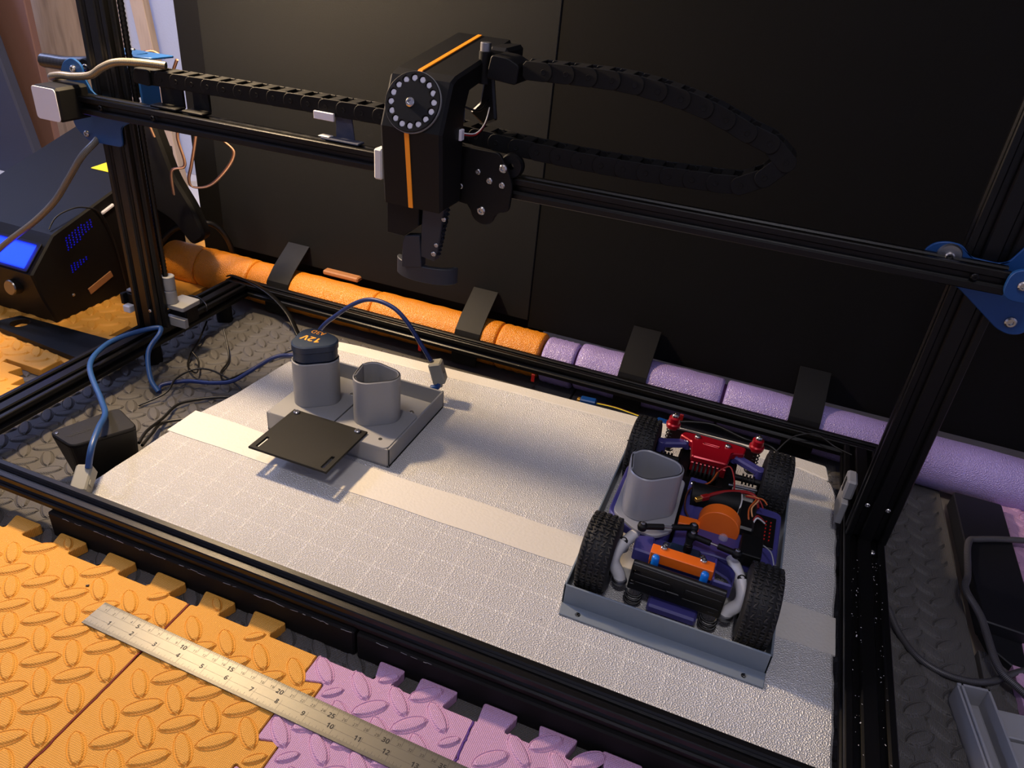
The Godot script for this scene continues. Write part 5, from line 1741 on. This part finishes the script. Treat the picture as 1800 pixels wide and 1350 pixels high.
# ------------------------------------------------------------------ right of the machine
func right_side():
	# grey bin with a double rim, turned a little
	var t := thing("grey_bin", "narrow open grey bin with a double rim at the bottom right corner", "bin", Vector3(0.775, 0, 0.02))
	var w := 0.028
	var len := 0.135
	var h := 0.0245
	var u := Vector2(0.1576, 0.9875)
	var xf := T(Basis(Vector3(u.y, 0, -u.x), Vector3.UP, Vector3(u.x, 0, u.y)), Vector3(0.7667, 0.0002, -0.0214))
	var st := S()
	for q in [[0.0, 0.0022, h - 0.0016], [0.0030, 0.0052, h]]:
		bx(st, xf * Vector3((q[0] + q[1]) * 0.5, q[2] * 0.5, len * 0.5), Vector3(q[1] - q[0], q[2], len), 0.0003, xf.basis)
	bx(st, xf * Vector3(w - 0.0012, h * 0.5, len * 0.5), Vector3(0.0024, h, len), 0.0003, xf.basis)
	bx(st, xf * Vector3(w * 0.5, h * 0.5, 0.0012), Vector3(w, h, 0.0024), 0.0003, xf.basis)
	bx(st, xf * Vector3(w * 0.5, h * 0.5, len), Vector3(w, h, 0.0024), 0.0003, xf.basis)
	bx(st, xf * Vector3(w * 0.5, 0.0015, len * 0.5), Vector3(w, 0.003, len), 0.0003, xf.basis)
	part(t, "bin_wall", st, M.grey_bin)
	st = S()
	bx(st, xf * Vector3(w * 0.42, 0.008, len * 0.56), Vector3(w * 0.45, 0.012, len * 0.9), 0.0008, xf.basis)
	part(t, "inner_step", st, M.grey_bin)
	for s in [["grey_block", "small pale grey block beside the bin's far end", 0.030, 0.0195, 0.009, 0.028], ["grey_block", "pale grey block beside the bin, nearest to the bottom edge", 0.030, 0.0195, 0.0405, 0.09]]:
		st = S()
		bx(st, xf * Vector3(0.0525, 0.0063, s[4] + s[5] * 0.5), Vector3(0.038, 0.012, s[5]), 0.001, xf.basis)
		tag(part(self, s[0], st, M.grey_lt), s[1], "block")
	# dark flat box on the mat, with a moulded lip
	t = thing("flat_box", "flat black-blue plastic box on the mat right of the machine under the braided cable", "box", Vector3(0.815, 0, -0.22))
	st = S()
	prism(st, rounded(V2([0.7985, 0.34, 0.853, 0.34, 0.853, 0.116, 0.803, 0.118, 0.8005, 0.2]), 0.004), 0.0002, 0.023, T(AY, Vector3.ZERO), 0.0012)
	part(t, "box_body", st, M.box2)
	st = S()
	prism(st, rounded(V2([0.804, 0.119, 0.853, 0.117, 0.853, 0.064, 0.826, 0.083, 0.810, 0.098]), 0.003), 0.0004, 0.010, T(AY, Vector3.ZERO), 0.001)
	part(t, "lip", st, M.box2)

# ------------------------------------------------------------------ cables
func cable(n: String, pts: Array, r: float, m: Material, label: String, cat := "cable", per := 8) -> MeshInstance3D:
	var st := S()
	tube(st, spline(pts, per), r, 10)
	return tag(part(self, n, st, m), label, cat)

func rj45(n: String, label: String, c: Vector3, bs: Basis, boots := true):
	var t := thing(n, label, "coupler", c)
	var st := S()
	bx(st, c, Vector3(0.0165, 0.017, 0.030), 0.0018, bs)
	part(t, "coupler_body", st, M.coupler)
	st = S()
	bx(st, c + bs * Vector3(0.0085, 0.002, 0.004), Vector3(0.002, 0.007, 0.006), 0.0005, bs)
	bx(st, c + bs * Vector3(0, 0.0055, 0.0165), Vector3(0.006, 0.004, 0.006), 0.0008, bs)
	part(t, "latch", st, M.coupler)

func cables():
	# blue network cable from the left coupler over the side rail, along the mat, behind the adapter, to the dock's coupler
	cable("network_cable", [Vector3(-0.0815, 0.058, 0.118), Vector3(-0.084, 0.076, 0.107), Vector3(-0.102, 0.078, 0.080), Vector3(-0.126, 0.070, 0.050), Vector3(-0.160, 0.064, 0.024), Vector3(-0.222, 0.068, -0.020), Vector3(-0.252, 0.064, -0.070), Vector3(-0.2535, 0.062, -0.110), Vector3(-0.238, 0.061, -0.146), Vector3(-0.228, 0.058, -0.140), Vector3(-0.222, 0.045, -0.110), Vector3(-0.205, 0.02, -0.090), Vector3(-0.19, 0.006, -0.085)], 0.0033, M.cable_blue, "thick blue network cable looping from the left coupler over the side rail")
	cable("network_cable", [Vector3(-0.19, 0.005, -0.086), Vector3(-0.195, 0.008, -0.098), Vector3(-0.172, 0.010, -0.118), Vector3(-0.135, 0.015, -0.124), Vector3(-0.107, 0.022, -0.133), Vector3(-0.088, 0.036, -0.153), Vector3(-0.074, 0.043, -0.185), Vector3(-0.045, 0.048, -0.205), Vector3(-0.010, 0.098, -0.2), Vector3(0.012, 0.1205, -0.2), Vector3(0.042, 0.146, -0.2), Vector3(0.067, 0.157, -0.2), Vector3(0.095, 0.1537, -0.2), Vector3(0.115, 0.139, -0.2), Vector3(0.1355, 0.1125, -0.2), Vector3(0.150, 0.093, -0.2)], 0.0028, M.cable_navy, "blue network cable running behind the dark adapter and arching to the dock's coupler")
	rj45("cable_coupler", "beige network coupler at the foam's front left corner beside the adapter", Vector3(-0.0830, 0.046, 0.1255), Basis(Vector3.UP, 0.45) * Basis(Vector3.RIGHT, 0.45))
	rj45("cable_coupler", "grey network coupler hanging at the back right corner of the battery dock", Vector3(0.1590, 0.078, -0.2025), Basis(Vector3.UP, 0.25) * Basis(Vector3(0, 0, 1), 0.28) * Basis(Vector3.RIGHT, PI / 2))
	cable("plug_boot", [Vector3(0.163, 0.066, -0.199), Vector3(0.161, 0.059, -0.197), Vector3(0.154, 0.0555, -0.1955)], 0.0042, M.blue_boot, "short blue plug boot below the dock's coupler", "plug")
	# silver braided sleeve at the top left
	cable("braided_cable", [Vector3(-0.157, 0.406, -0.145), Vector3(-0.1833, 0.4067, -0.135), Vector3(-0.2115, 0.4040, -0.13), Vector3(-0.2338, 0.3955, -0.13), Vector3(-0.2529, 0.3850, -0.13), Vector3(-0.2792, 0.3800, -0.13), Vector3(-0.300, 0.3785, -0.13), Vector3(-0.3165, 0.3745, -0.132), Vector3(-0.3195, 0.3705, -0.142), Vector3(-0.312, 0.369, -0.155)], 0.0042, M.braid_s, "shiny silver braided cable resting on the motor and running to the drag chain")
	cable("braided_cable", [Vector3(-0.288, 0.327, -0.175), Vector3(-0.2835, 0.306, -0.15), Vector3(-0.2925, 0.287, -0.13), Vector3(-0.3234, 0.2533, -0.13), Vector3(-0.3572, 0.2176, -0.13), Vector3(-0.4024, 0.1818, -0.13), Vector3(-0.4545, 0.1468, -0.13), Vector3(-0.4835, 0.1239, -0.125), Vector3(-0.53, 0.08, -0.11), Vector3(-0.6, 0.03, -0.1)], 0.0040, M.braid_m, "silver braided cable slanting down across the control box's blue screen")
	cable("braided_sleeve", [Vector3(-0.382, 0.379, -0.18), Vector3(-0.365, 0.3795, -0.18), Vector3(-0.345, 0.380, -0.18), Vector3(-0.318, 0.3835, -0.18), Vector3(-0.30, 0.386, -0.178)], 0.0085, M.braid_d, "frayed black braided sleeve end sticking out behind the left blue plate", "sleeve")
	# black braided cables at the right
	cable("braided_cable", [Vector3(0.7157, 0.012, -0.1067), Vector3(0.7285, 0.0045, -0.081), Vector3(0.7455, 0.004, -0.057), Vector3(0.773, 0.004, -0.048), Vector3(0.803, 0.006, -0.054), Vector3(0.835, 0.012, -0.077), Vector3(0.89, 0.012, -0.11)], 0.0032, M.braid_k, "black braided cable curving over the mat with its tip beside the right rail")
	cable("braided_cable", [Vector3(0.93, 0.03, -0.29), Vector3(0.862, 0.026, -0.271), Vector3(0.815, 0.0265, -0.249), Vector3(0.8015, 0.0265, -0.235), Vector3(0.794, 0.0265, -0.178), Vector3(0.789, 0.0265, -0.153), Vector3(0.800, 0.024, -0.120), Vector3(0.809, 0.018, -0.067), Vector3(0.826, 0.016, -0.047), Vector3(0.87, 0.014, -0.01)], 0.0036, M.braid_k, "black braided cable lying in a bend over the flat box at the right")
	# brown ribbon wires behind the left upright
	ribbon([Vector3(-0.2699, 0.388, -0.262), Vector3(-0.285, 0.3945, -0.26), Vector3(-0.300, 0.391, -0.26), Vector3(-0.309, 0.382, -0.262)], "short striped ribbon wire looped over the blue shelf plate")
	ribbon([Vector3(-0.262, 0.386, -0.275), Vector3(-0.3019, 0.3457, -0.30), Vector3(-0.2903, 0.314, -0.30), Vector3(-0.3025, 0.2775, -0.30), Vector3(-0.2963, 0.2386, -0.30), Vector3(-0.322, 0.2255, -0.30), Vector3(-0.325, 0.19, -0.30)], "striped brown ribbon wire hanging down between the left upright and the narrow black board")
	ribbon([Vector3(-0.2643, 0.36, -0.30), Vector3(-0.260, 0.32, -0.30), Vector3(-0.272, 0.2773, -0.30), Vector3(-0.2845, 0.2405, -0.30), Vector3(-0.2926, 0.2188, -0.30), Vector3(-0.2864, 0.2085, -0.30), Vector3(-0.2548, 0.2176, -0.30), Vector3(-0.2213, 0.248, -0.30), Vector3(-0.2077, 0.2716, -0.30), Vector3(-0.2217, 0.2838, -0.30)], "tan ribbon wire with a wide loop swinging out in front of the charcoal board")
	ribbon([Vector3(-0.357, 0.315, -0.30), Vector3(-0.352, 0.29, -0.30), Vector3(-0.345, 0.27, -0.30)], "short brown ribbon wire end just right of the left upright")
	# thin black wires lying on the mat inside the frame
	cable("thin_wire", [Vector3(-0.2523, 0.020, -0.2543), Vector3(-0.2328, 0.012, -0.2128), Vector3(-0.2202, 0.008, -0.1805), Vector3(-0.2017, 0.006, -0.1536), Vector3(-0.1763, 0.010, -0.1412), Vector3(-0.1886, 0.014, -0.1611), Vector3(-0.206, 0.02, -0.17)], 0.0013, M.cable_k, "thin black wire curling on the mat behind the adapter", "wire")
	cable("thin_wire", [Vector3(-0.19, 0.004, -0.05), Vector3(-0.1748, 0.010, -0.0821), Vector3(-0.1822, 0.015, -0.1109), Vector3(-0.1732, 0.018, -0.1385), Vector3(-0.1458, 0.018, -0.1453), Vector3(-0.1032, 0.010, -0.1386), Vector3(-0.085, 0.006, -0.12)], 0.0013, M.cable_k, "thin black wire in a wide arch on the mat left of the foam", "wire")
	cable("thin_wire", [Vector3(-0.108, 0.024, 0.030), Vector3(-0.122, 0.020, 0.004), Vector3(-0.1365, 0.010, -0.035), Vector3(-0.1465, 0.006, -0.075), Vector3(-0.125, 0.005, -0.105), Vector3(-0.09, 0.006, -0.125)], 0.0019, M.cable_k, "black power cord leaving the adapter towards the back rail", "wire")
	cable("thin_wire", [Vector3(-0.106, 0.020, 0.028), Vector3(-0.118, 0.016, 0.000), Vector3(-0.132, 0.008, -0.030), Vector3(-0.112, 0.006, -0.055), Vector3(-0.092, 0.005, -0.07)], 0.0019, M.cable_k, "second black cord leaving the adapter towards the foam", "wire")
	cable("thin_wire", [Vector3(-0.20, 0.030, -0.23), Vector3(-0.17, 0.006, -0.20), Vector3(-0.155, 0.005, -0.165), Vector3(-0.135, 0.006, -0.15), Vector3(-0.125, 0.005, -0.19), Vector3(-0.115, 0.006, -0.24), Vector3(-0.085, 0.02, -0.255), Vector3(-0.055, 0.03, -0.245)], 0.0013, M.cable_k, "long thin black wire crossing the mat behind the foam's left corner", "wire")
	cable("thin_wire", [Vector3(0.083, 0.085, -0.125), Vector3(0.092, 0.070, -0.145), Vector3(0.104, 0.060, -0.158), Vector3(0.112, 0.0585, -0.168)], 0.0018, M.cable_k, "short black wire stub right of the dark adapter", "wire")
	cable("thick_cable", [Vector3(-0.445, 0.004, -0.345), Vector3(-0.4295, 0.0549, -0.355), Vector3(-0.4231, 0.0764, -0.36), Vector3(-0.4011, 0.1006, -0.37), Vector3(-0.371, 0.1098, -0.38), Vector3(-0.350, 0.110, -0.40), Vector3(-0.335, 0.08, -0.415), Vector3(-0.33, 0.01, -0.43)], 0.0045, M.cable_k, "thick black cable arching over the left end of the orange noodle")
	cable("thick_cable", [Vector3(-0.44, 0.215, -0.42), Vector3(-0.4218, 0.180, -0.41), Vector3(-0.427, 0.1476, -0.41), Vector3(-0.4215, 0.0892, -0.43), Vector3(-0.425, 0.03, -0.48), Vector3(-0.43, -0.008, -0.52)], 0.0045, M.cable_k, "thick black cable hanging behind the left end of the orange noodle")
	cable("thin_wire", [Vector3(-0.45, 0.1450, -0.185), Vector3(-0.452, 0.1565, -0.200), Vector3(-0.450, 0.1625, -0.218), Vector3(-0.444, 0.1635, -0.240), Vector3(-0.434, 0.150, -0.262), Vector3(-0.432, 0.10, -0.275), Vector3(-0.43, 0.0135, -0.28)], 0.0012, M.cable_k, "thin black wire lying over the control box's right edge", "wire")
	cable("cable_tie", [Vector3(-0.281, 0.047, -0.250), Vector3(-0.281, 0.0555, -0.252), Vector3(-0.2659, 0.0560, -0.2565), Vector3(-0.2398, 0.0560, -0.2438), Vector3(-0.2362, 0.047, -0.240)], 0.0011, M.cable_k, "black cable tie looped round the left side rail behind the upright", "cable tie")
	var ms := S()
	bx(ms, Vector3(0.0009, 0.0122, 0.2087), Vector3(0.003, 0.0014, 0.0018), 0.0004, Basis(Vector3.UP, 0.6))
	tag(part(self, "crumb", ms, M.strand_brown), "tiny dark crumb on the orange mat near the first toothed edge", "crumb")
	# flat dark strip over the back left corner
	var st := S()
	tube(st, spline([Vector3(-0.288, 0.050, -0.352), Vector3(-0.2746, 0.0555, -0.347), Vector3(-0.2317, 0.0548, -0.3405), Vector3(-0.188, 0.050, -0.328), Vector3(-0.145, 0.036, -0.310), Vector3(-0.110, 0.012, -0.29), Vector3(-0.07, 0.004, -0.275)]), 0.0042, 8, 0.3)
	tag(part(self, "flat_cable", st, M.alu), "flat dark cable bent over the machine's back left corner", "cable")
	# blue connectors and wires behind the foam
	var t := thing("connector_lead", "blue connector with thin wires lying behind the foam near the red gearbox", "connector", Vector3(0.34, 0.0, -0.32))
	st = S()
	bx(st, Vector3(0.3335, 0.020, -0.3215), Vector3(0.022, 0.009, 0.012), 0.0015, Basis(Vector3.UP, 0.1))
	bx(st, Vector3(0.4405, 0.018, -0.3215), Vector3(0.022, 0.009, 0.012), 0.0015, Basis(Vector3.UP, -0.1))
	part(t, "connector", st, M.blue_boot)
	st = S()
	bx(st, Vector3(0.3205, 0.020, -0.320), Vector3(0.005, 0.005, 0.006), 0.0008)
	part(t, "gold_tip", st, M.gold)
	for w in [[M.yellow, 0.0], [M.cable_k, 0.002], [M.wire_brown, -0.002]]:
		st = S()
		var q: float = w[1]
		tube(st, spline([Vector3(0.345, 0.020, -0.322 + q), Vector3(0.372, 0.019, -0.3255 + q), Vector3(0.405, 0.017, -0.3245 + q), Vector3(0.430, 0.018, -0.3225 + q)]), 0.0010, 6)
		part(t, "wire", st, w[0])
	cable("thin_wire", [Vector3(0.205, 0.008, -0.315), Vector3(0.24, 0.006, -0.308), Vector3(0.265, 0.010, -0.313), Vector3(0.272, 0.014, -0.318)], 0.0012, M.cable_k, "thin black wire behind the foam left of the blue connector", "wire")
	cable("thin_wire", [Vector3(0.453, 0.030, -0.312), Vector3(0.475, 0.034, -0.318), Vector3(0.505, 0.036, -0.322), Vector3(0.545, 0.034, -0.312), Vector3(0.575, 0.030, -0.318), Vector3(0.59, 0.026, -0.312)], 0.0019, M.cable_k, "black cord crossing behind the car's red shock caps", "wire")
	cable("thin_wire", [Vector3(0.585, 0.037, -0.300), Vector3(0.60, 0.052, -0.318), Vector3(0.625, 0.060, -0.325), Vector3(0.65, 0.054, -0.318), Vector3(0.67, 0.0535, -0.310)], 0.0010, M.cable_k, "fine black wire arching over the frame's back right corner", "wire")

func ribbon(p: Array, label: String):
	var t := thing("ribbon_wire", label, "wire", p[0])
	var ms := [M.strand_brown, M.strand_mid, M.strand_tan]
	for k in 3:
		var st := S()
		var q := []
		for v in p: q.append(v + Vector3((k - 1) * 0.0021, 0, (k - 1) * 0.0008))
		tube(st, spline(q), 0.0012, 6)
		part(t, "strand", st, ms[k])

# ------------------------------------------------------------------ steel ruler
func ruler():
	var a := 0.0224
	var xf := T(Basis(Vector3(cos(a), 0, sin(a)), Vector3.UP, Vector3(-sin(a), 0, cos(a))), Vector3(0.0322, 0.0136, 0.2182))
	var t := thing("steel_ruler", "steel ruler with centimetre and inch scales lying across the orange and purple mats", "ruler", xf.origin)
	var W := 0.0258
	var L := 0.43
	var st := S()
	bx(st, xf * Vector3(L * 0.5, 0.0004, W * 0.5), Vector3(L, 0.0009, W), 0.0002, xf.basis)
	part(t, "blade", st, M.ruler)
	var y := 0.00088
	st = S()
	for k in range(1, 424):
		var x := k * 0.001
		var l := 0.0026
		if k % 5 == 0: l = 0.0042
		if k % 10 == 0: l = 0.0078
		bx(st, xf * Vector3(x, y, l * 0.5), Vector3(0.00022 if k % 10 else 0.0003, 0.00004, l), 0.0, xf.basis)
		if k % 2 == 1: bx(st, xf * Vector3(x + 0.0005, y, 0.0009), Vector3(0.00018, 0.00004, 0.0018), 0.0, xf.basis)
	for k in range(1, 540):
		var x := k * 0.0254 / 32.0
		if x > L - 0.002: break
		var l := 0.0030
		if k % 4 == 0: l = 0.0042
		if k % 8 == 0: l = 0.0055
		if k % 32 == 0: l = 0.0125
		bx(st, xf * Vector3(x, y, W - l * 0.5), Vector3(0.00022, 0.00004, l), 0.0, xf.basis)
	for z in [0.0088, 0.0168]:
		bx(st, xf * Vector3(L * 0.5, y, z), Vector3(L, 0.00003, 0.00016), 0.0, xf.basis)
	var sc := part(t, "scale_lines", st, M.ink_grey, false, "fine engraved scale lines")
	sc.set_meta("kind", "stuff")
	var b := xf.basis * Basis(Vector3.RIGHT, -PI / 2)
	for k in range(1, 43):
		var big := k % 5 == 0
		var s := 0.0042 if big else 0.0021
		text(t, "numeral", str(k), s, M.ink, T(b, xf * Vector3(k * 0.01 - (0.0036 if big else 0.0022), y, 0.0078 if big else 0.0068)), 0.00005, false, big)
	for k in range(1, 17):
		text(t, "numeral", str(k), 0.0042, M.ink, T(b, xf * Vector3(k * 0.0254 - 0.0035, y, 0.0160)), 0.00005, false, true)
